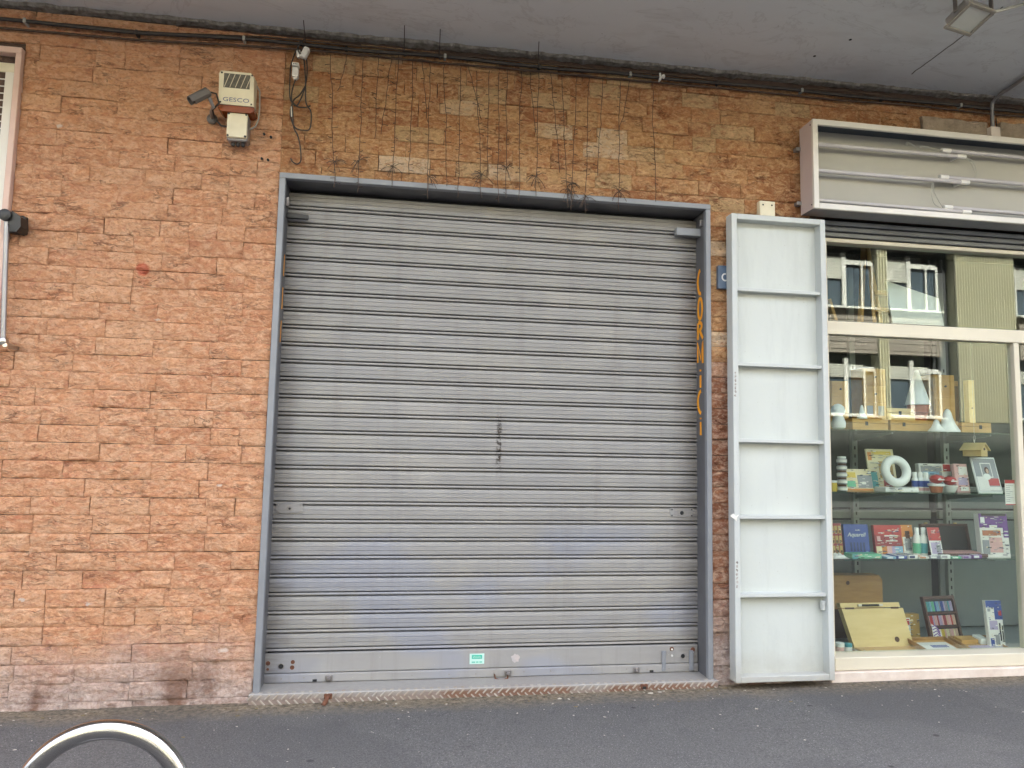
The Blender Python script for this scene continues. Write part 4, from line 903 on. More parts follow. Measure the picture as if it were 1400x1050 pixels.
for (x, z, r, h, lab, y) in ((3.755, SA, .055, .088, 'short flared white foam cone in front of the long pine box', .34), (3.855, SA, .078, .165, 'bell shaped white foam cone at the long pine box end', .35), (3.245, 1.6955, .034, .10, 'tiny stepped white foam cone before the glazed cabinet doors', .44)):
    t = thing('foam_cone', lab, 'cone', (x, y, z)); mb = MB()
    mb.lathe([(r, 0), (r, .008), (r * .62, h * .35), (r * .42, h * .62), (r * .33, h * .82), (r * .2, h * .95), (r * .05, h)], (x, y, z), 'z', 22); mb.build('cone', C('foam'), t, True)
# --- middle glass shelf
for k in range(5):
    z = SBz + k * .0485; t = thing('paint_jar', ('small grey paint jar at the foot of the stack of five', 'small grey paint jar second up in the stack of five', 'small grey paint jar in the middle of the stack of five', 'small grey paint jar just below the white lidded top jar', 'white lidded paint jar on top of the stack of five')[k], 'jar', (3.037, .38, z), 'stacked paint jars')
    mb = MB(); mb.lathe([(.030, .0005), (.033, .004), (.033, .028), (.028, .034)], (3.037, .38, z), 'z', 16); j = mb.build('jar', C('grey'), t, True)
    mb = MB(); mb.lathe([(.034, .008), (.0343, .009), (.0343, .026), (.034, .027)], (3.037, .38, z), 'z', 16); mb.build('label', C('paper'), j)
    mb = MB(); mb.lathe([(.029, .0345), (.029, .046), (.026, .048)], (3.037, .38, z), 'z', 16); mb.build('lid', C('brown') if k < 4 else C('foam'), t, True)
t = thing('paint_jar', 'small yellow paint jar with white lid beside the jar stack', 'jar', (2.955, .37, SBz)); mb = MB(); mb.lathe([(.030, 0), (.032, .004), (.032, .055), (.028, .06)], (2.955, .37, SBz), 'z', 16); mb.build('jar', C('yellow'), t, True)
mb = MB(); mb.lathe([(.034, .06), (.034, .072), (.030, .074)], (2.955, .37, SBz), 'z', 16); mb.build('lid', C('foam'), t, True)
pack('craft_book', 'yellow craft book with a dark picture leaning beside the jars', 'book', 3.113, 3.323, SBz, 1.338, .44, .012, 'cream', ((.45, .98, .14, .72, 'grey'), (.05, .4, .60, .85, 'yellow'), (.04, .36, .18, .45, 'green'), (.6, .75, .3, .42, 'paper'), (0.02, .98, .01, .10, 'orange')), 12)
pack('craft_book', 'tall cream book with red flowers behind the foam ring', 'book', 3.372, 3.594, SBz, 1.488, .54, .014, 'cream', ((.04, .18, .72, .92, 'orange'), (.2, .9, .86, .94, 'yellow'), (.05, .3, .05, .45, 'teal'), (.4, .9, .3, .7, 'kraft'), (.5, .9, .1, .3, 'crimson')), 10)
pack('white_box', 'flat white box carrying the foam ring', 'box', 3.34, 3.60, SBz, 1.212, .34, .12, 'foam', ((.3, .36, 0, 1, 'paper'),))
t = thing('foam_ring', 'thick white foam ring standing on a flat white box', 'ring', (3.47, .40, 1.213))
mb = MB(); Mr = frameM(3.47, .40, 1.3265, 10); mb.tube([(Mr @ Vector((.083 * math.cos(2 * math.pi * k / 40), 0, .083 * math.sin(2 * math.pi * k / 40)))) for k in range(40)], .030, 14, closed=True); mb.build('ring', C('foam'), t, True)
for k in range(3):
    x = 3.648 + k * .045; t = thing('spray_can', ('blue and white spray can next to the foam ring', 'blue and white spray can in the middle of the row of three', 'blue and white spray can next to the terracotta pot')[k], 'spray can', (x, .44, SBz), 'three spray cans')
    mb = MB(); mb.lathe([(.020, 0), (.021, .004), (.021, .09), (.015, .10)], (x, .44, SBz), 'z', 14); cb = mb.build('can', C('foam'), t, True)
    mb = MB(); mb.lathe([(.0212, .035), (.0214, .036), (.0214, .078), (.0212, .079)], (x, .44, SBz), 'z', 14); mb.build('band', C('blue'), cb)
    mb = MB(); mb.lathe([(.0212, .008), (.0214, .009), (.0214, .028), (.0212, .029)], (x, .44, SBz), 'z', 14); mb.build('band', C('pink'), cb)
    mb = MB(); mb.lathe([(.016, .10), (.016, .135), (.013, .14)], (x, .44, SBz), 'z', 14); mb.build('cap', C('foam'), t, True)
pack('craft_kit', 'white craft kit with blue print and red corner above the red ornaments', 'box', 3.795, 4.06, SBz, 1.384, .56, .04, 'paper', ((.05, .7, .5, .92, 'grey'), (.75, .98, .72, .98, 'red'), (.1, .6, .6, .7, 'sky'), (.4, .75, .46, .56, 'pink'), (.05, .7, .1, .4, 'grey')), 6)
t = thing('terracotta_pot', 'small terracotta pot with white rim on the shelf edge', 'pot', (3.74, .345, SBz)); mb = MB(); mb.lathe([(.034, 0), (.036, .003), (.046, .048), (.04, .048)], (3.74, .345, SBz), 'z', 18); mb.build('pot', C('terracotta'), t, True)
mb = MB(); mb.lathe([(.052, .046), (.054, .048), (.054, .062), (.046, .063), (.044, .05)], (3.74, .345, SBz), 'z', 18); mb.build('rim', C('foam'), t, True)
for (x, z, y, lab) in ((3.745, 1.244, .345, 'red round ornament sitting in the terracotta pot'), (3.895, 1.232, .40, 'red round ornament on the low white bowl')):
    t = thing('red_ornament', lab, 'ornament', (x, y, z)); mb = MB(); mb.lathe([(.012, 0), (.036, .012), (.046, .032), (.036, .054), (.010, .063)], (x, y, z), 'z', 18); o = mb.build('ball', C('red'), t, True)
    mb = MB(); mb.box(x - .026, x + .022, y - .0475, y - .045, z + .026, z + .034); mb.box(x - .018, x - .002, y - .047, y - .044, z + .036, z + .042); mb.build('print', C('foam'), o)
t = thing('white_bowl', 'low white bowl under the red ornament', 'bowl', (3.895, .40, SBz)); mb = MB(); mb.lathe([(.03, 0), (.036, .006), (.052, .048), (.046, .05)], (3.895, .40, SBz), 'z', 18); mb.build('bowl', C('foam'), t, True)
pack('craft_kit', 'clear pack of pink and white craft pieces beside the picture frame', 'pack', 4.005, 4.115, SBz, 1.388, .46, .03, 'pink', ((.3, .95, .6, .9, 'paper'), (.05, .3, .3, .85, 'pink'), (.2, .9, .25, .5, 'lilac'), (.3, .9, .04, .18, 'foam')), 8)
t, bd, M = pack('picture_frame', 'white edged picture leaning back with a portrait print', 'picture', 4.125, 4.335, SBz, 1.445, .40, .012, 'foam', clutter=0, tilt=14, yaw=4, pr=((.04, .96, .04, .96, 'grey'), (.30, .75, .42, .84, 'paper'), (.34, .72, .45, .81, 'grey'), (.05, .5, .05, .45, 'paper'), (.50, .94, .20, .40, 'red'), (.5, .94, .06, .17, 'paper')))
mb = MB(); pr_ = lambda cx_, cz_, rx, rz, lift: mb.prism([(cx_ + rx * math.cos(a * .45), cz_ + rz * math.sin(a * .45)) for a in range(14)], -.004 - lift, -.0035 - lift, 'y', M)
pr_(.005, .165, .020, .026, 0); mb.build('hair', C('brown'), bd)
mb = MB(); pr_(.008, .160, .012, .018, .0008); mb.build('face', C('skin'), bd)
mb = MB(); pr_(-.005, .118, .032, .024, .0004); mb.build('dress', C('foam'), bd)
t = thing('birdhouse', 'small bare wood birdhouse hanging on a cord', 'birdhouse', (4.14, .42, 1.443))
Mb_ = frameM(4.14, .42, 1.443, 0, -72)
mb = MB(); mb.box(-.075, .055, -.04, .04, 0, .05, .001, Mb_); mb.prism([(-.04, .05), (.04, .05), (0, .088)], -.075, .055, 'x', Mb_); hb = mb.build('body', MATS['wood_pale'], t)
for s_ in (-1, 1):
    mb = MB(); mb.prism([(0, .094), (0, .100), (s_ * .058, .046), (s_ * .056, .041)], -.088, .068, 'x', Mb_); mb.build('roof_board', MATS['wood_pale'], t)
mb = MB(); mb.lathe([(.010, .0555), (.010, .0575)], (0, 0, .054), 'x', 12, Mb_); mb.build('entrance_hole', C('brown'), t)
mb = MB(); mb.tube([Mb_ @ Vector(p) for p in ((-.012, 0, .098), (-.018, 0, .135), (-.012, 0, .152), (-.004, 0, .15), (-.006, 0, .13), (-.012, 0, .098))], .0022, 6); mb.tube([Mb_ @ Vector((-.011, 0, .15)), Vector((4.13, .42, 2.36))], .0008, 4); mb.build('cord', C('paper'), t)
t = thing('price_list', 'white printed price list with red edges stuck inside the glass', 'notice', (4.125, .125, 1.11)); mb = MB(); mb.box(4.072, 4.147, .112, .114, 1.115, 1.285); pb = mb.build('sheet', C('paper'), t)
mb = MB(); mb.box(4.072, 4.147, .1105, .1118, 1.262, 1.285); mb.box(4.072, 4.147, .1105, .1118, 1.115, 1.122); mb.build('red_edge', C('red'), pb)
mb = MB()
for k in range(9): mb.box(4.079, 4.079 + (.03 if k % 3 else .055), .1112, .1118, 1.245 - k * .0135, 1.248 - k * .0135)
mb.build('print_lines', C('grey'), pb)
# --- lower glass shelf
pack('paint_set', 'red boxed paint set with gold tubes at the shelf end', 'box', 2.985, 3.10, SC, .949, .47, .04, 'crimson', tuple((.28 + .24 * (k % 3), .46 + .24 * (k % 3), .06 + .31 * (k // 3), .30 + .31 * (k // 3), 'gold') for k in range(9)) + tuple((.32 + .24 * (k % 3), .42 + .24 * (k % 3), .08 + .31 * (k // 3), .16 + .31 * (k // 3), 'brown') for k in range(9)), 8)
t, bd, M = pack('paint_set', 'blue watercolour box with white script lettering', 'box', 3.105, 3.285, SC, .945, .45, .035, 'blue', ((.2, .8, .12, .5, 'blue'), (.84, .92, .08, .15, 'sky')) + tuple((.22 + .13 * k, .28 + .13 * k, .14, .42, 'navy') for k in range(5)), 8, -6, clutter=0)
mb = text_mb('Aquarell', -.002, .145, -.004, .040, shear=.25, sx=.95); mb.xf(M); mb.build('lettering', C('foam'), bd)
mb = text_mb('studio', .01, .178, -.004, .014); mb.xf(M); mb.build('lettering', C('foam'), bd)
pack('pastel_set', 'long red pastel box with a row of colour sticks printed', 'box', 3.345, 3.560, SC, .94, .46, .03, 'crimson', ((0, 1, .66, .98, 'red'), (.36, .85, .62, .66, 'paper'), (.4, .82, .46, .49, 'paper'), (.08, .20, .47, .63, 'pink'), (.02, .22, .06, .30, 'cream'), (.22, .4, .06, .30, 'orange'), (.4, .58, .06, .30, 'pink'), (.58, .7, .06, .30, 'lilac'), (.7, .98, .06, .30, 'sky')), 8)
pack('art_box', 'orange and white box with a dark seated figure printed', 'box', 3.562, 3.66, SC, .94, .47, .03, 'orange', ((.1, .95, .03, .6, 'paper'), (.35, .7, .55, .8, 'brown'), (.25, .75, .15, .55, 'grey')), 8)
for (x, m2, lab) in ((3.648, 'green', 'green labelled white bottle beside the orange figure box'), (3.70, 'teal', 'teal labelled white bottle next to the dark case')):
    t = thing('paint_bottle', lab, 'bottle', (x, .44, SC)); mb = MB(); mb.lathe([(.024, 0), (.026, .004), (.026, .13), (.015, .155), (.012, .16)], (x, .44, SC), 'z', 16); bd = mb.build('bottle', C('paper'), t, True)
    mb = MB(); mb.lathe([(.0265, .02), (.0267, .021), (.0267, .09), (.0265, .091)], (x, .44, SC), 'z', 16); mb.build('label', C(m2), bd)
    mb = MB(); mb.lathe([(.016, .155), (.016, .195), (.013, .2)], (x, .44, SC), 'z', 16); mb.build('cap', C('foam'), t, True)
pack('leaflet', 'red and grey leaflet propped inside the open dark case', 'leaflet', 3.700, 3.795, SC, .935, .36, .003, 'paper', ((0, 1, .56, 1, 'red'), (.3, .6, .8, .9, 'pink'), (.1, .9, .12, .5, 'lilac'), (.5, .85, .16, .42, 'grey')), 12)
t = thing('wooden_case', 'open dark red wooden paint case with black lining', 'case', (3.94, .45, SC)); M = frameM(3.94, .50, SC, 10)
mb = MB()
for (a, b, c, d) in ((-.19, .19, .205, .22), (-.19, .19, 0, .012), (-.19, -.178, .012, .205), (.178, .19, .012, .205)): mb.box(a, b, -.02, .012, c, d, .002, M)
mb.build('lid_frame', MATS['wood_dark'], t)
mb = MB(); mb.box(-.178, .178, 0, .010, .012, .205, 0, M); mb.build('lining', C('black'), t)
for x in (-.14, .10): mb = MB(); mb.box(x - .01, x + .01, -.012, .002, .22, .228, .001, M); mb.build('clasp', C('gold'), t)
mb = MB(); mb.box(3.75, 4.13, .34, .50, SC, SC + .028, .002); mb.build('tray', MATS['wood_dark'], t)
mb = MB()
for k in range(20): mb.box(3.80 + k * .016, 3.812 + k * .016, .355, .485, SC + .0285, SC + .034)
mb.build('pastel_sticks', C('pink'), t)
pack('flat_box', 'flat green box lying on the lower shelf edge', 'box', 3.055, 3.275, SC, .758, .31, .10, 'green', ((0, .2, 0, 1, 'teal'),))
t = thing('plastic_bag', 'crumpled clear bag of small white pieces beside the flat green box', 'bag', (2.98, .34, SC)); mb = MB(); random.seed(2)
vv = []
for j in range(6):
    for i in range(12): vv.append((2.91 + .13 * i / 11, .31 + .10 * j / 5, SC + .002 + (.030 * math.sin(math.pi * i / 11) * math.sin(math.pi * j / 5)) * random.uniform(.6, 1.3)))
mb.add(vv, [(j * 12 + i, j * 12 + i + 1, (j + 1) * 12 + i + 1, (j + 1) * 12 + i) for j in range(5) for i in range(11)]); mb.build('film', C('paper'), t)
random.seed(12)
labs = ['flat pale blue pencil pack on the shelf edge beside the green box', 'flat blue pencil pack with white stripe on the shelf edge', 'flat white and navy pack lying on the shelf edge', 'flat orange tipped brush pack lying on the shelf edge', 'flat pale grey pack lying before the dark case', 'flat white pencil tin before the dark case', 'flat mint green pack before the dark case', 'flat lilac pack beside the purple box', 'flat purple pack with white dot on the shelf edge']
cols = [('sky', 'foam'), ('blue', 'foam'), ('paper', 'navy'), ('paper', 'orange'), ('grey', 'foam'), ('foam', 'grey'), ('green', 'foam'), ('lilac', 'purple'), ('purple', 'foam')]
for i, lab in enumerate(labs):
    x = 3.345 + i * .0835; t = thing('flat_pack', lab, 'pack', (x, .33, SC)); M = frameM(x, .305, SC + (.0 if not 4 <= i <= 6 else .0), 0, random.uniform(-6, 6))
    h = .014 + .006 * (i % 3); d_ = .12 if not 4 <= i <= 6 else .03
    mb = MB(); mb.box(-.036, .036, 0, d_, 0, h, .001, M); bd = mb.build('sleeve', C(cols[i][0]), t)
    mb = MB(); mb.box(-.030, .012, -.0008, .0, h * .2, h * .8, 0, M); mb.box(-.03, -.012, .008, d_ - .01, h, h + .0008, 0, M); mb.box(.0, .01, .008, d_ - .01, h, h + .0008, 0, M); mb.build('print', C(cols[i][1]), bd)
pack('craft_kit', 'tall purple and white boxed drawing set with black top', 'box', 4.085, 4.30, SC, 1.035, .335, .05, 'paper', ((0, 1, .68, 1, 'purple'), (.05, .20, .78, .92, 'foam'), (.35, .62, .66, .74, 'foam'), (.08, .72, .50, .62, 'terracotta'), (.30, .75, .12, .46, 'pink'), (.05, .28, .08, .40, 'grey'), (.82, 1, .46, .70, 'purple'), (.84, .98, .50, .53, 'foam'), (.84, .98, .58, .61, 'foam'), (.1, .95, .95, 1.0, 'black')), 5, -4)
# --- floor of the display
t = thing('box_easel', 'tall folded brown wood box easel at the back left of the display', 'easel', (3.28, .62, SF)); mb = MB()
mb.prism([(3.06, .325), (3.485, .325), (3.485, .53), (3.46, .563), (3.06, .566)], .60, .70, 'y'); bd = mb.build('case', MATS['wood_mid'], t)
mb = MB(); disc(mb, 3.21, .51, .60, .015, .002, 16); mb.build('finger_hole', C('brown'), bd)
mb = MB(); mb.box(3.06, 3.10, .60, .68, SF, .325, .002); mb.box(3.44, 3.48, .60, .68, SF, .325, .002); mb.build('leg', MATS['wood_mid'], t)
mb = MB(); mb.box(3.10, 3.44, .64, .68, SF, .325); mb.build('shadow_board', C('brown'), t)
t = thing('sketch_box', 'pale wooden sketch box with handle leaning back among the brushes', 'box', (3.29, .38, SF)); M = frameM(3.295, .36, SF + .003, 14, 0, 0)
mb = MB(); mb.prism([(-.205, 0), (.245, 0), (.215, .262), (-.255, .262)], 0, .045, 'y', M); mb.build('lid', MATS['wood_pale'], t)
mb = MB(); mb.prism([(-.256, .268), (.195, .268), (.192, .300), (-.262, .300)], .002, .045, 'y', M); sd_ = mb.build('edge_panel', MATS['wood_pale'], t)
mb = MB(); mb.box(-.10, .03, -.014, .0, .276, .290, .004, M); mb.build('handle', C('black'), t)
for (a, b) in ((-.13, -.10), (.03, .06)): mb = MB(); mb.box(a, b, -.008, .002, .275, .291, .002, M); mb.build('handle_mount', MATS['steel_bare'], t)
for (a, b) in ((-.23, -.16), (.12, .18)): mb = MB(); mb.box(a, b, -.003, .0, .258, .270, .001, M); mb.build('hinge', C('brown'), t)
mb = MB(); mb.lathe([(.018, -.001), (.018, .001)], (.125, 0, .055), 'y', 18, M); mb.build('finger_hole', C('brown'), t)
mb = MB(); mb.box(3.09, 3.56, .24, .36, SF, SF + .014, .002); mb.build('tray', MATS['wood_pine'], t)
pr = [(2.872, .20, 'pink', 'foam', 'jar of pink pigment with a pale lid at the window corner', .09), (2.962, .25, 'paper', 'teal', 'short jar with a teal lid beside the pigment jar', .07)]
for (x, y, m1, m2, lab, h) in pr:
    t = thing('pigment_jar', lab, 'jar', (x, y, SF)); mb = MB(); mb.lathe([(.026, 0), (.029, .004), (.029, h * .7), (.024, h * .76)], (x, y, SF), 'z', 16); mb.build('jar', C(m1), t, True)
    mb = MB(); mb.lathe([(.030, h * .76), (.030, h), (.026, h + .003)], (x, y, SF), 'z', 16); mb.build('lid', C(m2), t, True)
random.seed(6)
for k in range(4):
    x = 2.95 + k * .06; a = random.uniform(-28, -8)
    t = thing('paint_brush', ('pale handled paint brush next to the teal lidded jar', 'dark handled paint brush second from the teal lidded jar', 'pale handled paint brush third from the teal lidded jar', 'dark handled paint brush farthest from the teal lidded jar')[k], 'brush', (x, .2, SF), 'brushes lying before the sketch box'); M = frameM(x, .17, SF + .012, 0, a)
    mb = MB(); mb.tube([M @ Vector((0, 0, 0)), M @ Vector((0, .09, 0))], [.003, .004], 8); mb.build('handle', MATS['wood_mid' if k % 2 else 'wood_pale'], t)
    mb = MB(); mb.tube([M @ Vector((0, .09, 0)), M @ Vector((0, .12, 0))], .005, 8); mb.build('ferrule', MATS['steel_bare'], t)
    mb = MB(); mb.tube([M @ Vector((0, .12, 0)), M @ Vector((0, .15, 0))], [.006, .001], 8); mb.build('bristles', C('brown'), t)
pack('brown_box', 'mustard brown box with a pictured label behind the sketch box', 'box', 3.55, 3.72, SF, .30, .52, .06, 'kraft', ((.05, .55, .18, .86, 'paper'), (.08, .3, .5, .8, 'teal'), (.32, .52, .6, .82, 'red'), (.1, .5, .30, .48, 'sky'), (.06, .54, .18, .26, 'black')), 4)
t = thing('pastel_case', 'dark wooden case standing open with three rows of pastels', 'case', (3.87, .5, SF)); M = frameM(3.875, .46, SF + .004, 14, 6)
mb = MB()
for (a, b, c, d) in ((-.14, .14, .295, .318), (-.14, .14, 0, .016), (-.14, -.122, .016, .295), (.122, .14, .016, .295), (-.122, .122, .098, .110), (-.122, .122, .192, .204)): mb.box(a, b, -.018, .012, c, d, .002, M)
mb.build('frame', MATS['wood_dark'], t)
mb = MB(); mb.box(-.122, .122, .002, .010, .016, .295, 0, M); mb.build('lining', C('black'), t)
rows = [(['cream', 'yellow', 'yellow', 'cream', 'pink', 'skin'], .022), (['red', 'pink', 'lilac', 'crimson', 'pink', 'skin'], .116), (['teal', 'green', 'sky', 'blue', 'grey', 'lilac'], .212)]
for (cl, z) in rows:
    for k in range(18):
        x = -.115 + k * .0132
        mb = MB(); mb.box(x, x + .0068, -.006, .002, z, z + .068, .001, M); mb.build('pastel', C(cl[k // 3] if k % 3 else cl[(k // 3 + 1) % 6]), t)
mb = MB(); mb.prism([(-.122, .016), (-.045, .016), (-.055, .085), (-.118, .13)], -.021, -.019, 'y', M); lf = mb.build('leaflet', C('paper'), t)
mb = MB()
for k in range(5): mb.ribbon([(-.118, .03 + k * .02), (-.085, .045 + k * .018), (-.06, .025 + k * .012)], .007, -.0225, 'y', .0008)
mb.xf(M); mb.build('print', C('purple'), lf)
def flat_case(lab, x0, x1, y0, y1, z0, h, tilt, yaw, inner, fn):
    t = thing('open_flat_case', lab, 'case', ((x0 + x1) / 2, y0, z0)); wd = x1 - x0; d = y1 - y0; M = frameM((x0 + x1) / 2, y0, z0, -tilt, yaw)
    mb = MB()
    for (a, b, c, e) in ((-wd / 2, wd / 2, 0, .01), (-wd / 2, wd / 2, d - .01, d), (-wd / 2, -wd / 2 + .01, .01, d - .01), (wd / 2 - .01, wd / 2, .01, d - .01)): mb.box(a, b, c, e, 0, h, .0015, M)
    mb.build('rim', MATS['wood_mid'], t); mb = MB(); mb.box(-wd / 2 + .01, wd / 2 - .01, .01, d - .01, .001, .006, 0, M); mb.build('base', MATS['wood_pine'], t); fn(t, M, wd, d)
def in1(t, M, wd, d):
    mb = MB(); mb.box(-wd / 2 + .04, wd / 2 - .03, .03, d - .05, .008, .011, 0, M); cdn_ = mb.build('card', C('paper'), t)
    mb = MB(); mb.box(-wd / 2 + .045, wd / 2 - .035, .032, .07, .0112, .012, 0, M); mb.build('band', C('sky'), cdn_)
    mb = MB()
    for k in range(8): mb.box(-.04 + k * .016, -.028 + k * .016, d * .42, d * .58, .0115, .0122, 0, M)
    mb.build('print', C('blue'), cdn_)
def in2(t, M, wd, d):
    mb = MB()
    for k in range(16): mb.box(-wd / 2 + .05 + k * .018, -wd / 2 + .063 + k * .018, .02, d * .45, .007, .018, .001, M)
    mb.build('pencils', C('lilac'), t)
    mb = MB(); mb.box(wd / 2 - .13, wd / 2 - .07, d * .55, d - .02, .01, .05, .004, M); mb.build('white_block', C('foam'), t)
    mb = MB(); mb.box(-wd / 2 + .03, wd / 2 - .14, d * .6, d - .02, .01, .04, .002, M); mb.build('inner_lid', MATS['wood_pine'], t)
flat_case('open flat wooden case showing a white card with blue print', 3.50, 3.80, .17, .40, SF, .03, 9, 0, 'paper', in1)
flat_case('open flat wooden case of pencils with a white block', 3.83, 4.13, .17, .40, SF, .032, 9, 0, 'lilac', in2)
pack('craft_kit', 'blue and white blister pack of paint tubes by the mullion', 'pack', 4.03, 4.145, SF, .445, .24, .03, 'paper', ((0, 1, .86, 1, 'blue'), (.5, 1, .62, .86, 'blue'), (.75, .95, .70, .80, 'red'), (.08, .25, .78, .84, 'grey'), (.12, .62, .42, .60, 'lilac'), (.72, .80, .2, .55, 'black'), (.88, .94, .2, .5, 'black'), (.08, .3, .1, .25, 'blue'), (.4, .65, .12, .32, 'grey'), (0, 1, 0, .09, 'blue')), 6, -3, part='blister_card')
# --- above the transom
t = thing('artist_easel', 'bare pine easel standing above the transom', 'easel', (3.45, .6, 2.375))
for (a, b) in (((3.36, .60, 2.375), (3.43, .63, 3.03)), ((3.54, .60, 2.375), (3.46, .63, 3.03)), ((3.47, .58, 2.375), (3.44, .60, 3.03)), ((3.25, .7, 2.375), (3.17, .7, 2.62))):
    mb = MB(); d = Vector(b) - Vector(a); M = Matrix.Translation(a) @ d.to_track_quat('Z', 'Y').to_matrix().to_4x4(); mb.box(-.018, .018, -.012, .012, 0, d.length, .002, M); mb.build('leg', MATS['wood_pine'], t)
for (z, a, b) in ((2.66, 3.46, 3.60), (2.53, 3.46, 3.60)): mb = MB(); mb.box(a, b, .56, .59, z - .016, z + .016, .002); mb.build('ledge', MATS['wood_pine'], t)
t = thing('blank_canvas', 'blank white canvas panel leaning beside the easel', 'canvas', (3.72, .5, 2.375)); mb = MB()
mb.prism([(3.545, 2.377), (3.97, 2.377), (3.93, 2.62), (3.50, 2.73)], .48, .495, 'y'); mb.build('panel', C('foam'), t)

# ------------------------------------------------------------------ stainless hoop in front
hp = thing('bike_rack_hoop', 'polished stainless steel hoop bike rack standing on the pavement', 'bike rack', (-.795, -2.0, gz(-.8)))
cxh, czh, rc = -.797, .407, .218
pts = [(cxh - rc, -2.0, gz(-1) - .05), (cxh - rc, -2.0, .2)] + [(cxh + rc * math.cos(R(180 - 5 * k)), -2.0, czh + rc * math.sin(R(180 - 5 * k))) for k in range(37)] + [(cxh + rc, -2.0, .2), (cxh + rc, -2.0, gz(-.5) - .05)]
mb = MB(); mb.tube(pts, .0265, 24); mb.build('tube', MATS['stainless'], hp, True)
for s_ in (-1, 1):
    x = cxh + s_ * rc; mb = MB(); mb.lathe([(.06, -.01), (.06, .004), (.055, .007), (.028, .007)], (x, -2.0, gz(x)), 'z', 24); mb.build('base_flange', MATS['stainless'], hp, True)

# ------------------------------------------------------------------ pavement litter
random.seed(44); mb = MB(); mb2 = MB()
def chip(m, x, y, s_):
    n = random.randint(5, 7); h = s_ * .35
    ang = sorted(random.uniform(0, 6.28) for _ in range(n)); poly = [(x + s_ * random.uniform(.6, 1.3) * math.cos(a), y + s_ * random.uniform(.5, 1) * math.sin(a)) for a in ang]
    m.prism(poly, gz(x) + .0005, gz(x) + h, 'z')
for k in range(130):
    x = random.uniform(-2.3, 3.6); y = -.07 - abs(random.gauss(0, .35)); chip(mb, x, y, random.choice((.003, .004, .005, .007)))
for (x, y, s_) in ((1.47, -.1, .016), (1.53, -.08, .011), (1.56, -.07, .008), (.92, -.13, .013), (.97, -.14, .010), (.86, -.2, .008), (1.97, -.4, .010), (2.05, -.11, .009), (.0, -.11, .008), (1.1, -.42, .009)): chip(mb, x, y, s_)
for k in range(60): chip(mb2, random.uniform(-2.3, 3.6), -.05 - abs(random.gauss(0, .12)), random.choice((.005, .007, .010)))
tag(mb.build('pavement_grit', MATS['grit']), 'pale grit and paint flakes scattered along the wall foot', 'grit', kind='stuff')
tag(mb2.build('leaf_litter', MATS['leaf_dry']), 'dry brown leaf crumbs gathered along the wall foot', 'litter', kind='stuff')

# ------------------------------------------------------------------ the sunlit building across the street
pm('facade_rib', (.50, .48, .35), (.43, .415, .30), 2, .8); pm('facade_spandrel', (.23, .20, .165), (.19, .165, .14), 2, .75); pm('facade_base', (.075, .08, .07), (.03, .033, .03), 3, .8, bump=.02, bscale=8)
pm('facade_white', (.52, .52, .49), None, 2, .5); pm('facade_blind', (.46, .46, .41), None, 2, .6); pm('facade_dark', (.035, .035, .038), None, 2, .6); pm('facade_glass', (.06, .08, .10), None, 2, .04)
fb = thing('opposite_building', 'beige ribbed apartment block across the street seen in the shop glass', 'building', (8, -15.2, 0))
FY = -15.0; BX0, BX1 = -22, 36
mb = MB(); mb.box(BX0, BX1, FY - 8, FY - .35, -.3, 8.3); mb.build('core', MATS['facade_dark'], fb)
mb = MB(); mb.box(BX0, BX1, FY - .35, FY + .02, -.3, 2.55, .02); mb.build('base_wall', MATS['facade_base'], fb)
mb = MB(); mb.box(BX0, BX1, FY - .4, FY + .25, 8.07, 8.5, .03); mb.build('cornice', MATS['facade_rib'], fb)
flo = [2.66, 5.96]
# one storey strip of horizontal cladding, then ribs, piers and windows section by section
def boards(z0, z1, x0, x1):
    mb = MB(); n = max(1, int((z1 - z0) / .11)); h = (z1 - z0) / n
    for k in range(n): mb.box(x0, x1, FY - .35, FY - .02 + (.012 if k % 2 else 0), z0 + k * h + .004, z0 + (k + 1) * h - .004)
    return mb
def ribs(z0, z1, wd):
    mb = MB(); n = int(wd / .09); v = []
    for k in range(n * 4 + 1):
        x = wd * k / (n * 4); y = FY + (.05 if k % 4 in (1, 2) else 0); v += [(x, y, z0), (x, y, z1)]
    mb.add(v, [(2 * k, 2 * k + 2, 2 * k + 3, 2 * k + 1) for k in range(n * 4)]); mb.box(0, wd, FY - .34, FY - .03, z0, z1); return mb
SEC = 6.75
rb0 = ribs(2.55, 8.07, 2.12).build('ribbed_panel', MATS['facade_rib'], fb)
pr0 = ribs(2.55, 8.07, .38).build('pier', MATS['facade_rib'], fb)
dp0 = MB().box(0, .34, FY - .34, FY - .25, 2.55, 8.07).build('downpipe_recess', MATS['facade_dark'], fb)
sp0 = [boards(flo[k] + 1.90, (flo[k + 1] - .04) if k < 1 else 8.07, 0, 1.80).build('spandrel', MATS['facade_spandrel'], fb) for k in range(2)]
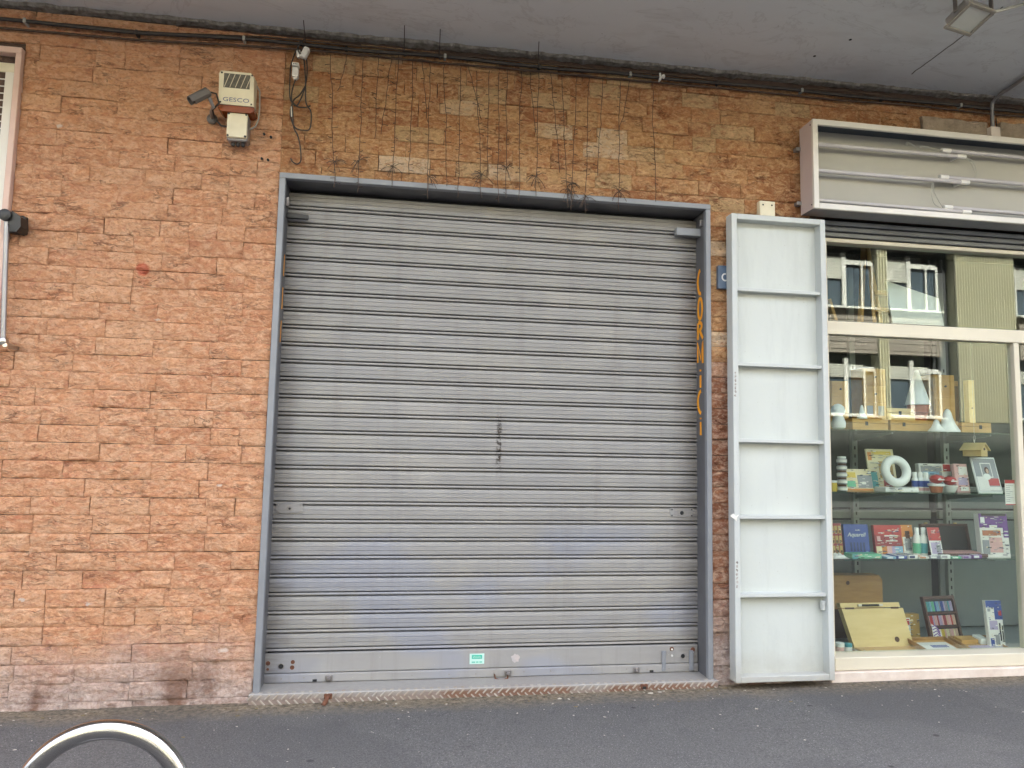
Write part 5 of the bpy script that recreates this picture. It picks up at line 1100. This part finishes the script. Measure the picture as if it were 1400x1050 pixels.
# window: dark recess, white frame, blind, pane, sill
def window_parts(z):
    out = []
    mb = MB()
    for (a, b, c, d) in ((.0, .05, 0, 1.62), (.72, .86, 0, 1.74), (1.72, 1.80, 0, 1.45), (.05, 1.72, 0, .06), (.86, 1.72, 1.36, 1.50), (1.36, 1.42, .06, 1.36)): mb.box(a, b, FY - .20, FY - .10, z + c, z + d)
    out.append((mb, 'window', 'facade_white', None))
    mb = MB(); mb.box(.05, .72, FY - .17, FY - .16, z + .06, z + 1.5); mb.box(.86, 1.36, FY - .17, FY - .16, z + .06, z + 1.36); mb.box(1.42, 1.72, FY - .17, FY - .16, z + .06, z + 1.36); out.append((mb, 'pane', 'facade_glass', 0))
    mb = MB(); n = 14; zb_, xb_ = (.9, .72) if z > 3 else (1.16, 1.36)
    for k in range(n if z > 3 else 8): mb.box(.05, xb_, FY - .15 + .008 * (k % 2), FY - .12 + .008 * (k % 2), z + zb_ + k * .05, z + zb_ + .038 + k * .05)
    out.append((mb, 'blind', 'facade_blind', 0))
    mb = MB(); mb.box(-.03, 1.83, FY - .30, FY + .10, z - .05, z); out.append((mb, 'sill', 'facade_white', 0)); return out
wproto = []
for z in flo:
    objs = []
    for (mb, n_, m_, p) in window_parts(z):
        o = mb.build(n_, MATS[m_], fb if p is None else objs[0]); objs.append(o)
    wproto.append(objs)
def dupw(objs, off):
    r = copy_obj(objs[0], fb, off)
    for c_ in objs[1:]: copy_obj(c_, r, off)
for s_ in range(-5, 4):
    ox = 12.40 + s_ * SEC
    if s_ == -5:
        for o, d in ((rb0, 4.50), (pr0, 1.80), (dp0, 4.05)):
            o.location.x += ox + d; WLOC[o.name] = WLOC[o.name] + Vector((ox + d, 0, 0))
        for o in sp0: o.location.x += ox; WLOC[o.name] = WLOC[o.name] + Vector((ox, 0, 0))
        for objs in wproto:
            objs[0].location.x += ox
            for o in objs: WLOC[o.name] = WLOC[o.name] + Vector((ox, 0, 0))
        for o in sp0: copy_obj(o, fb, (2.2, 0, 0))
        for objs in wproto: dupw(objs, (2.2, 0, 0))
    else:
        d = (s_ + 5) * SEC
        for o in (rb0, pr0, dp0): copy_obj(o, fb, (d, 0, 0))
        for o in sp0: copy_obj(o, fb, (d, 0, 0)); copy_obj(o, fb, (d + 2.2, 0, 0))
        for objs in wproto: dupw(objs, (d, 0, 0)); dupw(objs, (d + 2.2, 0, 0))
